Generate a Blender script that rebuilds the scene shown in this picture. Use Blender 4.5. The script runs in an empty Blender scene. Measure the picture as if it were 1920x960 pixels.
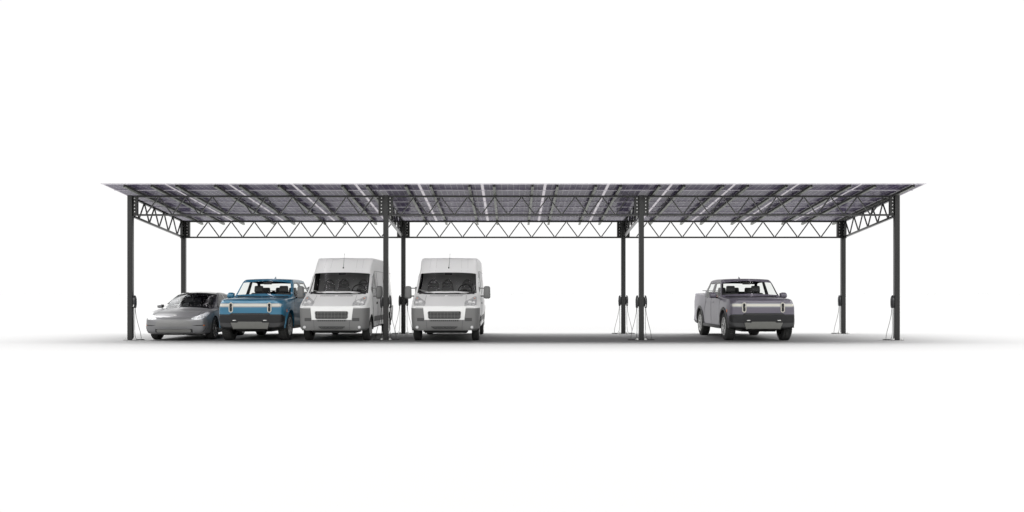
import bpy, bmesh, math, random
from mathutils import Vector, Matrix
from mathutils.bvhtree import BVHTree
PI = math.pi
random.seed(3)
scn = bpy.context.scene
col = scn.collection

# ------------------------------------------------------------------ camera
FPX, DIST, CAMZ = 1693.0, 27.3, 1.403
cd = bpy.data.cameras.new('camera'); cam = bpy.data.objects.new('camera', cd); col.objects.link(cam)
cam.location = (-0.048, -DIST, CAMZ); cam.rotation_euler = (math.radians(90), 0, 0)
cd.sensor_width = 36.0; cd.lens = 36.0 * FPX / 1920.0
cd.shift_y = -(480 - 551) / 1920.0
cd.clip_start = 0.1; cd.clip_end = 12000
scn.camera = cam

# ------------------------------------------------------------------ world: studio light dome
DOME_LOW, DOME_SIDE, DOME_BEHIND, DOME_HIGH = 1.02, 0.50, 2.9, 0.12     # white cyclorama ahead, dimmer sides, bright band added behind the camera to light the vehicle fronts, dim ceiling
KEY, KEY_A, KEY_AW, KEY_BW = 15.6, 0.12, 0.17, 2.6       # long narrow ceiling softbox
FILL, FILL_A, FILL_AW, FILL_BW = 10.3, 0.50, 0.54, 2.2     # wider, fainter diffuser beside it
w = bpy.data.worlds.new('World'); scn.world = w; w.use_nodes = True
nt = w.node_tree; nt.nodes.clear()
def N(t, **kw):
    n = nt.nodes.new(t)
    for k, v in kw.items(): setattr(n, k, v)
    return n
def M_(op, a, b=None, c=None, clamp=False):
    n = N('ShaderNodeMath', operation=op); n.use_clamp = clamp
    for i, v in enumerate((a, b, c)):
        if v is None: continue
        if isinstance(v, (int, float)): n.inputs[i].default_value = v
        else: nt.links.new(v, n.inputs[i])
    return n.outputs[0]
tc = N('ShaderNodeTexCoord'); sp = N('ShaderNodeSeparateXYZ'); nt.links.new(tc.outputs['Generated'], sp.inputs[0])
X_, Y_, Z_ = sp.outputs
zc = M_('MAXIMUM', Z_, 0.02)
a_ = M_('DIVIDE', Y_, zc); b_ = M_('DIVIDE', X_, zc)
def ramp(v, a0, a1, b0, b1):
    n = N('ShaderNodeMapRange', interpolation_type='SMOOTHSTEP'); nt.links.new(v, n.inputs[0])
    for i, q in enumerate((a0, a1, b0, b1)):
        if isinstance(q, (int, float)): n.inputs[i + 1].default_value = q
        else: nt.links.new(q, n.inputs[i + 1])
    return n.outputs[0]
ahead = ramp(Z_, 0.34, 0.42, ramp(Y_, 0.30, 0.65, DOME_SIDE, DOME_LOW), DOME_HIGH)
behind = ramp(Z_, 0.44, 0.56, ramp(Z_, 0.03, 0.42, DOME_BEHIND * 0.18, DOME_BEHIND * 1.5), DOME_HIGH)
isb = ramp(Y_, -0.45, -0.20, 1.0, 0.0)
low_ = M_('ADD', M_('MULTIPLY', behind, isb), M_('MULTIPLY', ahead, M_('SUBTRACT', 1.0, isb)))
def lobe(v, c, wd, p):
    return M_('EXPONENT', M_('MULTIPLY', M_('POWER', M_('ABSOLUTE', M_('DIVIDE', M_('SUBTRACT', v, c), wd)), p), -1.0))
gz = M_('MULTIPLY', M_('SUBTRACT', Z_, 0.15), 6.0, clamp=True)
key = M_('MULTIPLY', M_('MULTIPLY', lobe(a_, KEY_A, KEY_AW, 4.0), lobe(b_, 0.0, KEY_BW, 2.0)), M_('MULTIPLY', gz, KEY))
fill = M_('MULTIPLY', M_('MULTIPLY', lobe(a_, FILL_A, FILL_AW, 4.0), lobe(b_, 0.0, FILL_BW, 2.0)), M_('MULTIPLY', gz, FILL))
tot = M_('ADD', low_, M_('ADD', key, fill))
bg = N('ShaderNodeBackground'); bg.inputs[0].default_value = (1.0, 0.999, 0.996, 1); nt.links.new(tot, bg.inputs[1])
ow = N('ShaderNodeOutputWorld'); nt.links.new(bg.outputs[0], ow.inputs[0])
w.cycles.sampling_method = 'MANUAL'; w.cycles.sample_map_resolution = 1024
scn.view_settings.view_transform = 'Standard'; scn.view_settings.look = 'None'
scn.view_settings.exposure = 0.0; scn.view_settings.gamma = 1.0
scn.render.engine = 'CYCLES'
scn.cycles.max_bounces = 10; scn.cycles.transparent_max_bounces = 24
scn.cycles.use_denoising = True

# ------------------------------------------------------------------ materials
def newmat(name):
    m = bpy.data.materials.new(name); m.use_nodes = True
    return m, m.node_tree, m.node_tree.nodes['Principled BSDF']
def mat(name, rgb, rough=0.5, metal=0.0, coat=0.0, noise=0.0, nscale=20.0, spec=0.5, inside=None, bump=0.0):
    m, t, p = newmat(name)
    p.inputs['Base Color'].default_value = (*rgb, 1); p.inputs['Roughness'].default_value = rough
    p.inputs['Metallic'].default_value = metal; p.inputs['Coat Weight'].default_value = coat
    p.inputs['Coat Roughness'].default_value = 0.03; p.inputs['Specular IOR Level'].default_value = spec
    if noise > 0 or bump > 0:
        c = t.nodes.new('ShaderNodeTexCoord'); n = t.nodes.new('ShaderNodeTexNoise')
        n.inputs['Scale'].default_value = nscale; n.inputs['Detail'].default_value = 4
        t.links.new(c.outputs['Object'], n.inputs['Vector'])
        if noise > 0:
            r = t.nodes.new('ShaderNodeMapRange'); t.links.new(n.outputs[0], r.inputs[0])
            r.inputs[1].default_value = 0.3; r.inputs[2].default_value = 0.7
            r.inputs[3].default_value = 1 - noise; r.inputs[4].default_value = 1 + noise
            v = t.nodes.new('ShaderNodeVectorMath'); v.operation = 'SCALE'; v.inputs[0].default_value = rgb
            t.links.new(r.outputs[0], v.inputs['Scale']); t.links.new(v.outputs[0], p.inputs['Base Color'])
            r2 = t.nodes.new('ShaderNodeMapRange'); t.links.new(n.outputs[0], r2.inputs[0])
            r2.inputs[3].default_value = max(0.02, rough - noise * 0.3); r2.inputs[4].default_value = rough + noise * 0.3
            t.links.new(r2.outputs[0], p.inputs['Roughness'])
        if bump > 0:
            b = t.nodes.new('ShaderNodeBump'); b.inputs['Strength'].default_value = bump; b.inputs['Distance'].default_value = 0.003
            t.links.new(n.outputs[0], b.inputs['Height']); t.links.new(b.outputs[0], p.inputs['Normal'])
    if inside is not None:                       # the trim lining on the inner side of a body shell
        g = t.nodes.new('ShaderNodeNewGeometry'); d = t.nodes.new('ShaderNodeBsdfDiffuse'); d.inputs[0].default_value = (*inside, 1)
        mx = t.nodes.new('ShaderNodeMixShader'); t.links.new(g.outputs['Backfacing'], mx.inputs[0])
        t.links.new(p.outputs[0], mx.inputs[1]); t.links.new(d.outputs[0], mx.inputs[2])
        t.links.new(mx.outputs[0], t.nodes['Material Output'].inputs[0])
    return m
def glassmat(name, tint, refl=1.0, ior=1.5):
    m = bpy.data.materials.new(name); m.use_nodes = True; t = m.node_tree; t.nodes.clear()
    o = t.nodes.new('ShaderNodeOutputMaterial'); tr = t.nodes.new('ShaderNodeBsdfTransparent'); gl = t.nodes.new('ShaderNodeBsdfGlossy')
    fr = t.nodes.new('ShaderNodeFresnel'); mx = t.nodes.new('ShaderNodeMixShader')
    tr.inputs[0].default_value = (*tint, 1); gl.inputs['Roughness'].default_value = 0.12; gl.inputs[0].default_value = (refl, refl, refl, 1)
    fr.inputs[0].default_value = ior
    ge = t.nodes.new('ShaderNodeNewGeometry'); mul = t.nodes.new('ShaderNodeMath'); mul.operation = 'MULTIPLY'
    inv = t.nodes.new('ShaderNodeMath'); inv.operation = 'SUBTRACT'; inv.inputs[0].default_value = 1; t.links.new(ge.outputs['Backfacing'], inv.inputs[1])
    t.links.new(fr.outputs[0], mul.inputs[0]); t.links.new(inv.outputs[0], mul.inputs[1])
    t.links.new(mul.outputs[0], mx.inputs[0]); t.links.new(tr.outputs[0], mx.inputs[1]); t.links.new(gl.outputs[0], mx.inputs[2])
    t.links.new(mx.outputs[0], o.inputs[0])
    return m

STEEL = mat('painted_steel', (0.014, 0.014, 0.0132), 0.24, spec=0.5, noise=0.015, nscale=3)
END_SHADE = mat('purlin_end_shade', (0.004, 0.004, 0.004), 0.9)  # black on closed purlin ends paints the shade of a hollow section
GALV = mat('galvanised_steel', (0.23, 0.24, 0.213), 0.45, metal=0.35, noise=0.10, nscale=14)
WEB_SHADE = mat('purlin_web_shade', (0.05, 0.051, 0.046), 0.6, noise=0.08, nscale=14)  # web darkened in colour, as the shaded inside of an open channel
BOLT = mat('zinc_bolt', (0.72, 0.72, 0.70), 0.35, metal=0.3)
BLACKP = mat('black_plastic', (0.014, 0.014, 0.014), 0.5, spec=0.3, noise=0.15, nscale=40)
BLACKG = mat('black_gloss', (0.012, 0.012, 0.013), 0.08)
CHGR = mat('charger_shell', (0.022, 0.022, 0.024), 0.22)
CABLE = mat('cable_rubber', (0.025, 0.025, 0.024), 0.5)
TYRE = mat('tyre_rubber', (0.022, 0.022, 0.021), 0.85, noise=0.25, nscale=30)
RIMBLK = mat('rim_black', (0.012, 0.012, 0.012), 0.25)
RIMSIL = mat('rim_silver', (0.42, 0.42, 0.41), 0.35, metal=0.7)
STEELRIM = mat('rim_grey', (0.42, 0.42, 0.41), 0.4, metal=0.4)
SEAT = mat('seat_dark', (0.035, 0.035, 0.036), 0.6, noise=0.1)
SEATG = mat('seat_grey', (0.11, 0.11, 0.11), 0.8, noise=0.1)
SEATL = mat('seat_light', (0.18, 0.18, 0.175), 0.6)
LAMPW = mat('lamp_white', (0.55, 0.53, 0.47), 0.4)
LAMPRIM = mat('lamp_surround', (0.27, 0.28, 0.29), 0.35, coat=0.2)
GOLD = mat('lamp_badge', (0.16, 0.12, 0.06), 0.5)
LAMPCHROME = mat('lamp_chrome', (0.85, 0.85, 0.86), 0.12, metal=0.9)
HEADGLASS = mat('headlight_lens', (0.75, 0.76, 0.77), 0.06, coat=1.0, noise=0.35, nscale=26)
HEADGREY = mat('headlight_grey', (0.42, 0.42, 0.42), 0.3, coat=0.3, noise=0.35, nscale=16)
REFL = mat('headlight_reflector', (0.55, 0.55, 0.55), 0.3, metal=0.2)
AMBER = mat('amber_lens', (0.75, 0.17, 0.01), 0.2, coat=0.5)
PALEAMBER = mat('pale_amber_lens', (0.75, 0.33, 0.2), 0.2, coat=0.5)
RED = mat('red_trim', (0.35, 0.01, 0.01), 0.4)
SEAMG = mat('seam_grey', (0.42, 0.42, 0.415), 0.6)
INTAKE = mat('intake_grey', (0.15, 0.15, 0.143), 0.6)
SKID = mat('skid_metal', (0.19, 0.19, 0.177), 0.5, metal=0.2, noise=0.04)
DARKGREY = mat('dark_grey_plastic', (0.046, 0.046, 0.047), 0.55, spec=0.3, noise=0.06)
BUMPK = mat('black_bumper_plastic', (0.013, 0.013, 0.014), 0.5, noise=0.06, spec=0.3)
VANGREY = mat('grey_bumper_plastic', (0.158, 0.158, 0.156), 0.6, spec=0.3, noise=0.04, nscale=60)
VANWHITE = mat('white_van_paint', (0.71, 0.71, 0.702), 0.42, coat=0.12, spec=0.35, inside=(0.10, 0.10, 0.10))
BLUE = mat('blue_car_paint', (0.014, 0.128, 0.222), 0.38, metal=0.2, coat=0.7, inside=(0.012, 0.02, 0.03))
MAUVE = mat('grey_violet_car_paint', (0.106, 0.096, 0.124), 0.45, metal=0.1, coat=0.35, inside=(0.012, 0.012, 0.012))
SILVER = mat('silver_grey_car_paint', (0.165, 0.165, 0.17), 0.36, metal=0.25, coat=0.4, inside=(0.02, 0.02, 0.02))
SILVERLOW = mat('silver_grey_matt_paint', (0.17, 0.17, 0.167), 0.45, coat=0.2)
RECESS_SHADE = mat('recess_shade_grey', (.05, .05, .05), .6)  # bumper recess is a surface patch, its shade put into this darker grey
GLASS = glassmat('clear_glass', (0.92, 0.93, 0.92), ior=1.14)
GLASSV = glassmat('van_glass', (0.74, 0.74, 0.74), ior=1.12)
GLASSD = glassmat('dark_glass', (0.36, 0.37, 0.38), ior=1.22)

def panel_mat():
    m, t, p = newmat('solar_cells')
    L = t.links.new
    def mm(op, a, b=None, clamp=False):
        n = t.nodes.new('ShaderNodeMath'); n.operation = op; n.use_clamp = clamp
        for i, v in enumerate((a, b)):
            if v is None: continue
            if isinstance(v, (int, float)): n.inputs[i].default_value = v
            else: L(v, n.inputs[i])
        return n.outputs[0]
    c = t.nodes.new('ShaderNodeTexCoord'); s = t.nodes.new('ShaderNodeSeparateXYZ'); L(c.outputs['Object'], s.inputs[0])
    cell = 0.1745
    u = mm('DIVIDE', s.outputs[0], 0.176); v = mm('DIVIDE', s.outputs[1], cell)
    v2 = mm('ADD', v, 0.5)
    fu = mm('ABSOLUTE', mm('SUBTRACT', mm('FRACT', u), 0.5)); fv = mm('ABSOLUTE', mm('SUBTRACT', mm('FRACT', v2), 0.5))
    # 0.5 at the joint between cells; corners are chamfered
    joint_u = mm('GREATER_THAN', fu, 0.475); joint_v = mm('GREATER_THAN', fv, 0.493)
    corner = mm('GREATER_THAN', mm('ADD', fu, fv), 0.86)
    edge_u = mm('GREATER_THAN', mm('ABSOLUTE', u), 5.0); edge_v = mm('GREATER_THAN', mm('ABSOLUTE', v), 2.5)
    clear = mm('MAXIMUM', edge_u, edge_v, True)
    thin = mm('MAXIMUM', mm('MULTIPLY', joint_u, 0.45), mm('MULTIPLY', joint_v, 0.12))
    dots = mm('MAXIMUM', mm('MULTIPLY', corner, 1.0), thin)
    fac = clear
    # fine contact fingers and cell to cell variation
    wn = t.nodes.new('ShaderNodeTexWhiteNoise'); wn.noise_dimensions = '2D'
    cb = t.nodes.new('ShaderNodeCombineXYZ'); L(mm('FLOOR', u), cb.inputs[0]); L(mm('FLOOR', v2), cb.inputs[1]); L(cb.outputs[0], wn.inputs[0])
    mr = t.nodes.new('ShaderNodeMapRange'); L(wn.outputs[0], mr.inputs[0]); mr.inputs[3].default_value = 0.96; mr.inputs[4].default_value = 1.04
    bus = mm('GREATER_THAN', mm('ABSOLUTE', mm('SUBTRACT', mm('FRACT', mm('MULTIPLY', v2, 5.0)), 0.5)), 0.42)
    sc = mm('MULTIPLY', mr.outputs[0], mm('ADD', 1.0, mm('MULTIPLY', bus, 0.0)))
    vm = t.nodes.new('ShaderNodeVectorMath'); vm.operation = 'SCALE'; vm.inputs[0].default_value = (0.096, 0.078, 0.138); L(sc, vm.inputs['Scale'])
    mc = t.nodes.new('ShaderNodeMix'); mc.data_type = 'RGBA'; L(dots, mc.inputs[0]); L(vm.outputs[0], mc.inputs[6]); mc.inputs[7].default_value = (0.40, 0.38, 0.42, 1)
    L(mc.outputs[2], p.inputs['Base Color']); p.inputs['Roughness'].default_value = 0.22
    p.inputs['Specular IOR Level'].default_value = 0.05
    tr = t.nodes.new('ShaderNodeBsdfTransparent'); tr.inputs[0].default_value = (0.80, 0.78, 0.80, 1)
    gl = t.nodes.new('ShaderNodeBsdfDiffuse'); gl.inputs[0].default_value = (0.6, 0.58, 0.6, 1)
    m0 = t.nodes.new('ShaderNodeMixShader'); m0.inputs[0].default_value = 0.06; L(tr.outputs[0], m0.inputs[1]); L(gl.outputs[0], m0.inputs[2])
    mx = t.nodes.new('ShaderNodeMixShader'); L(fac, mx.inputs[0]); L(p.outputs[0], mx.inputs[1]); L(m0.outputs[0], mx.inputs[2])
    L(mx.outputs[0], t.nodes['Material Output'].inputs[0])
    return m
PANEL = panel_mat()

# ------------------------------------------------------------------ mesh helpers
class MB:
    def __init__(s): s.v = []; s.f = []; s.m = []
    def add(s, vs, fs, mi=0):
        o = len(s.v); s.v += [tuple(p) for p in vs]
        for f in fs: s.f.append(tuple(i + o for i in f)); s.m.append(mi)
        return s
    def box(s, x0, x1, y0, y1, z0, z1, mi=0):
        vs = [(x, y, z) for z in (z0, z1) for y in (y0, y1) for x in (x0, x1)]
        return s.add(vs, [(0, 2, 3, 1), (4, 5, 7, 6), (0, 1, 5, 4), (2, 6, 7, 3), (0, 4, 6, 2), (1, 3, 7, 5)], mi)
    def rbox(s, c, d, r=0.02, seg=2, mi=0, mtx=None, taper=1.0):
        bm = bmesh.new(); bmesh.ops.create_cube(bm, size=1.0)
        for v in bm.verts:
            k = taper if v.co.z > 0 else 1.0
            v.co = Vector((v.co.x * d[0] * k, v.co.y * d[1] * (0.5 + 0.5 * k), v.co.z * d[2]))
        bmesh.ops.bevel(bm, geom=bm.edges[:], offset=min(r, 0.49 * min(d)), segments=seg, affect='EDGES', profile=0.5)
        if mtx is not None: bmesh.ops.transform(bm, matrix=mtx, verts=bm.verts[:])
        bm.verts.index_update()
        s.add([tuple(Vector(v.co) + Vector(c)) for v in bm.verts], [tuple(v.index for v in f.verts) for f in bm.faces], mi); bm.free()
        return s
    def bar(s, p, q, w, h, mi=0, up=(0, 0, 1)):
        p = Vector(p); q = Vector(q); d = (q - p).normalized(); u = Vector(up)
        if abs(d.dot(u)) > 0.98: u = Vector((0, 1, 0))
        a = d.cross(u).normalized(); b = a.cross(d).normalized()
        vs = [P + a * (i * w / 2) + b * (j * h / 2) for P in (p, q) for (i, j) in ((-1, -1), (1, -1), (1, 1), (-1, 1))]
        return s.add(vs, [(3, 2, 1, 0), (4, 5, 6, 7), (0, 1, 5, 4), (1, 2, 6, 5), (2, 3, 7, 6), (3, 0, 4, 7)], mi)
    def tube(s, pts, r, n=8, mi=0, closed=False):
        pts = [Vector(p) for p in pts]; K = len(pts); ring = []
        up = Vector((0, 0, 1))
        for i, p in enumerate(pts):
            a = pts[(i - 1) % K] if (closed or i > 0) else p
            b = pts[(i + 1) % K] if (closed or i < K - 1) else p
            d = (b - a).normalized()
            x = d.cross(up)
            if x.length < 0.05: x = d.cross(Vector((0, 1, 0)))
            x.normalize(); y = x.cross(d).normalized()
            rr = r[i] if isinstance(r, (list, tuple)) else r
            ring.append([p + x * rr * math.cos(2 * PI * k / n) + y * rr * math.sin(2 * PI * k / n) for k in range(n)])
        vs = [q for rg in ring for q in rg]; fs = []
        for i in range(K if closed else K - 1):
            j = (i + 1) % K
            for k in range(n):
                fs.append((i * n + k, i * n + (k + 1) % n, j * n + (k + 1) % n, j * n + k))
        if not closed: fs += [tuple(range(n))[::-1], tuple((K - 1) * n + k for k in range(n))]
        return s.add(vs, fs, mi)
    def cyl(s, c, r, h, axis='z', n=16, mi=0, r2=None):
        r2 = r if r2 is None else r2
        def P(a, rad, t):
            u, v = rad * math.cos(a), rad * math.sin(a)
            o = {'x': (t, u, v), 'y': (v, t, u), 'z': (u, v, t)}[axis]
            return (c[0] + o[0], c[1] + o[1], c[2] + o[2])
        vs = [P(2 * PI * k / n, r, -h / 2) for k in range(n)] + [P(2 * PI * k / n, r2, h / 2) for k in range(n)]
        fs = [(k, (k + 1) % n, n + (k + 1) % n, n + k) for k in range(n)] + [tuple(range(n))[::-1], tuple(range(n, 2 * n))]
        return s.add(vs, fs, mi)
    def lathe(s, prof, n=48, mi=0, axis='x', rfun=None):
        vs = []; fs = []; K = len(prof)
        for k in range(n):
            a = 2 * PI * k / n
            for (t, r) in prof:
                rr = rfun(a, t, r, k) if rfun else r
                vs.append((t, rr * math.cos(a), rr * math.sin(a)))
        for k in range(n):
            j = (k + 1) % n
            for i in range(K - 1): fs.append((k * K + i, j * K + i, j * K + i + 1, k * K + i + 1))
        return s.add(vs, fs, mi)
    def build(s, name, mats, parent=None, smooth=None, loc=None):
        me = bpy.data.meshes.new(name); me.from_pydata([tuple(v) for v in s.v], [], s.f)
        if not isinstance(mats, (list, tuple)): mats = [mats]
        for m in mats: me.materials.append(m)
        if len(mats) > 1: me.polygons.foreach_set('material_index', s.m)
        me.update()
        if smooth:
            me.polygons.foreach_set('use_smooth', [True] * len(me.polygons))
            me.set_sharp_from_angle(angle=math.radians(smooth))
        o = bpy.data.objects.new(name, me); col.objects.link(o)
        if parent: o.parent = parent
        if loc: o.location = loc
        return o
def fixn(o):
    bm = bmesh.new(); bm.from_mesh(o.data); bmesh.ops.recalc_face_normals(bm, faces=bm.faces[:]); bm.to_mesh(o.data); bm.free(); return o
def empty(name, loc, label=None, cat=None, group=None):
    o = bpy.data.objects.new(name, None); col.objects.link(o); o.location = loc; o.empty_display_size = 0.3
    if label: o['label'] = label
    if cat: o['category'] = cat
    if group: o['group'] = group
    return o
def copy_tree(o, parent=None):
    c = o.copy(); col.objects.link(c)
    if parent is not None: c.parent = parent
    for ch in [k for k in col.objects if k.parent == o]: copy_tree(ch, c)
    return c

# ------------------------------------------------------------------ ground
g = MB(); R = [0, 30, 60, 150, 500, 2500, 9000]; n = 64; vs = [(0, 0, 0)]; fs = []
for r in R[1:]: vs += [(r * math.cos(2 * PI * k / n), r * math.sin(2 * PI * k / n), 0) for k in range(n)]
for k in range(n): fs.append((0, 1 + k, 1 + (k + 1) % n))
for i in range(len(R) - 2):
    a = 1 + i * n; b = a + n
    for k in range(n): fs.append((a + k, b + k, b + (k + 1) % n, a + (k + 1) % n))
g.add(vs, fs)
GROUND = mat('white_floor', (0.17, 0.17, 0.1695), 0.9, spec=0.1)
go = g.build('ground', GROUND); go['kind'] = 'structure'; go['label'] = 'seamless matt white studio floor'

# ------------------------------------------------------------------ solar carport
PX = (-11.61, -3.87, 3.87, 11.61); PY = (0.075, 4.50); PW = 0.15
SL = 0.0895
def ztop(y): return 4.387 - SL * y          # top of columns and trusses / underside of purlins
cp = empty('solar_carport', (0, 2.0, 0), 'long open steel carport with a roof of solar panels on eight slim dark columns', 'carport')
OFF = Vector((0, -2.0, 0))
def P(mb, name, mats, parent, smooth=None, loc=OFF):
    return mb.build(name, mats, parent, smooth, loc)
for xi, px in enumerate(PX):
    for yi, py in enumerate(PY):
        zt = ztop(py - PW / 2 if yi == 0 else py)
        if yi: zt = ztop(py)
        c = MB(); e = PW / 2; r = 0.012
        # square hollow section with slightly rounded edges
        prof = []
        for (sx, sy) in ((1, 1), (-1, 1), (-1, -1), (1, -1)):
            a0 = {(1, 1): 0, (-1, 1): 90, (-1, -1): 180, (1, -1): 270}[(sx, sy)]
            for k in range(4):
                a = math.radians(a0 + 30 * k); prof.append((sx * (e - r) + r * math.cos(a), sy * (e - r) + r * math.sin(a)))
        m_ = len(prof)
        c.add([(px + q[0], py + q[1], z) for z in (0.012, zt) for q in prof],
              [(k, (k + 1) % m_, m_ + (k + 1) % m_, m_ + k) for k in range(m_)] + [tuple(range(m_))[::-1], tuple(range(m_, 2 * m_))])
        co = P(c, 'column', STEEL, cp, 40)
        b = MB(); b.box(px - 0.17, px + 0.17, py - 0.14, py + 0.14, 0.0, 0.011)
        bp = b.build('base_plate', STEEL, co)
        for sx in (-1, 1):
            for sy in (-1, 1):
                a = MB(); a.cyl((px + sx * 0.125, py + sy * 0.10, 0.019), 0.026, 0.014, 'z', 6); a.cyl((px + sx * 0.125, py + sy * 0.10, 0.042), 0.016, 0.034, 'z', 6)
                a.build('anchor_bolt', BOLT, co, 30)
        H = 0.60
        for sx in (-1, 1):
            if (xi == 0 and sx < 0) or (xi == 3 and sx > 0): continue
            a = MB(); x0, x1 = sorted((px + sx * 0.077, px + sx * 0.195))
            a.box(x0, x1, py - 0.012, py + 0.012, zt - H - 0.02, zt - 0.004)
            f0, f1 = sorted((px + sx * 0.195, px + sx * 0.222)); a.box(f0, f1, py - 0.045, py + 0.045, zt - H - 0.02, zt - 0.004)
            bb = a; 
            for k in range(5):
                zz = zt - 0.085 - k * 0.104
                bb.cyl((px + sx * 0.131, py - 0.020, zz), 0.017, 0.016, 'y', 12, 1); bb.cyl((px + sx * 0.131, py - 0.034, zz), 0.011, 0.014, 'y', 6, 1)
                bb.cyl((px + sx * 0.131, py + 0.020, zz), 0.017, 0.016, 'y', 12, 1)
            a.build('connector_plate', [STEEL, BOLT], co, 30)
        # plate for the truss running back to front
        a = MB(); sy = 1 if yi == 0 else -1
        y0, y1 = sorted((py + sy * 0.077, py + sy * 0.20)); a.box(px - 0.012, px + 0.012, y0, y1, zt - H - 0.035, zt - 0.012)
        f0, f1 = sorted((py + sy * 0.20, py + sy * 0.222)); a.box(px - 0.045, px + 0.045, f0, f1, zt - H - 0.035, zt - 0.012)
        bb = a
        for k in range(5):
            for sx in (-1, 1):
                bb.cyl((px + sx * 0.020, (y0 + y1) / 2, zt - 0.10 - k * 0.104), 0.017, 0.016, 'x', 12, 1)
        a.build('connector_plate', [STEEL, BOLT], co, 30)
# trusses along the front and the back
for yi, py in enumerate(PY):
    zt = ztop(py - PW / 2 if yi == 0 else py)
    for k in range(3):
        x0, x1 = PX[k] + 0.224, PX[k + 1] - 0.224
        t = MB()
        t.box(x0, x1, py - 0.03, py + 0.03, zt - 0.061, zt - 0.004); t.box(x0, x1, py - 0.03, py + 0.03, zt - 0.62, zt - 0.566)
        to = P(t, 'truss', STEEL, cp); l = MB()
        pitch = 0.8129; fx = PX[k] + 0.452; zb, zu = zt - 0.566, zt - 0.061
        for q in range(9):
            xb = fx + q * pitch; xt = xb + pitch / 2; w2 = 0.02
            l.bar((xb + w2, py, zb + 0.003), (xt - w2, py, zu - 0.003), 0.034, 0.034, up=(0, 1, 0))
            if q < 8: l.bar((xt + w2, py, zu - 0.003), (xb + pitch - w2, py, zb + 0.003), 0.034, 0.034, up=(0, 1, 0))
        l.build('lattice', STEEL, to)
# trusses running from the front columns to the back columns
for px in PX:
    y0, y1 = PY[0] + 0.224, PY[1] - 0.224
    t = MB()
    for dz in (0.045, 0.60):
        t.bar((px, y0, ztop(y0) - dz), (px, y1, ztop(y1) - dz), 0.07, 0.06)
    to = P(t, 'truss', STEEL, cp); l = MB(); nseg = 5; pitch = (y1 - y0) / nseg
    for q in range(nseg):
        ya, yb, yc = y0 + q * pitch, y0 + (q + 0.5) * pitch, y0 + (q + 1) * pitch
        l.bar((px, ya + 0.03, ztop(ya) - 0.078), (px, yb - 0.02, ztop(yb) - 0.567), 0.034, 0.034)
        l.bar((px, yb + 0.02, ztop(yb) - 0.567), (px, yc - 0.03, ztop(yc) - 0.078), 0.034, 0.034)
    l.build('lattice', STEEL, to)
# purlins: box channel with a wider lower flange
F0, F1, FP = -1.155, 5.46, 5.19          # front end, back end of purlins, back edge of panels
PITCH = 1.84; NROW = 7; ROWD = (FP - F0) / NROW
tilt = Matrix.Rotation(-math.atan(SL), 4, 'X')
def purlin_mesh():
    m = MB(); h = 0.082; Lh = math.hypot(F1 - F0, SL * (F1 - F0))
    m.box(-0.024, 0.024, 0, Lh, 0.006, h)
    m.m = [2] * 6; m.m[2] = 1; m.m[3] = 1  # sides and end caps take the painted-shade colours
    m.box(-0.038, 0.038, 0.004, Lh - 0.004, 0.0, 0.005)
    m.box(-0.038, -0.034, 0.004, Lh - 0.004, 0.0052, 0.017); m.box(0.034, 0.038, 0.004, Lh - 0.004, 0.0052, 0.017)
    return m
pur0 = None
for k in range(13):
    for sx in (-1, 1):
        x = (k - 6) * PITCH + sx * 0.56 - 0.01
        if k == 0 and sx < 0: x = -11.275
        if pur0 is None:
            pur0 = purlin_mesh().build('purlin', [GALV, END_SHADE, WEB_SHADE], cp); o = pur0
        else:
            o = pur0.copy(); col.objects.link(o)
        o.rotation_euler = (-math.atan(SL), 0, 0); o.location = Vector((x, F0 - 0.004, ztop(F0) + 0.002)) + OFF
# solar panels
pan0 = None
for r in range(NROW):
    for k in range(13):
        y = F0 + (r + 0.5) * ROWD
        if pan0 is None:
            m = MB(); hx, hy = PITCH / 2 - 0.001, ROWD * math.sqrt(1 + SL * SL) / 2 - 0.001
            m.box(-hx, hx, -hy, hy, 0.0, 0.008)
            pan0 = m.build('solar_panel', PANEL, cp); o = pan0
            fr = MB(); 
            for s in (-1, 1):
                y0, y1 = sorted((s * (hy - 0.0005), s * (hy - 0.010))); fr.box(-hx, hx, y0, y1, -0.020, -0.001)
                x0, x1 = sorted((s * hx, s * (hx - 0.006))); fr.box(x0, x1, -hy + 0.001, hy - 0.001, 0.009, 0.022) if False else None
            FRAME = mat('panel_frame', (0.62, 0.60, 0.64), 0.5)
            fro = fr.build('panel_frame', FRAME, pan0)
        else:
            o = pan0.copy(); col.objects.link(o); f2 = fro.copy(); col.objects.link(f2); f2.parent = o
        o.rotation_euler = (-math.atan(SL), 0, 0)
        o.location = Vector(((k - 6) * PITCH, y, ztop(y) + 0.106)) + OFF

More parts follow.
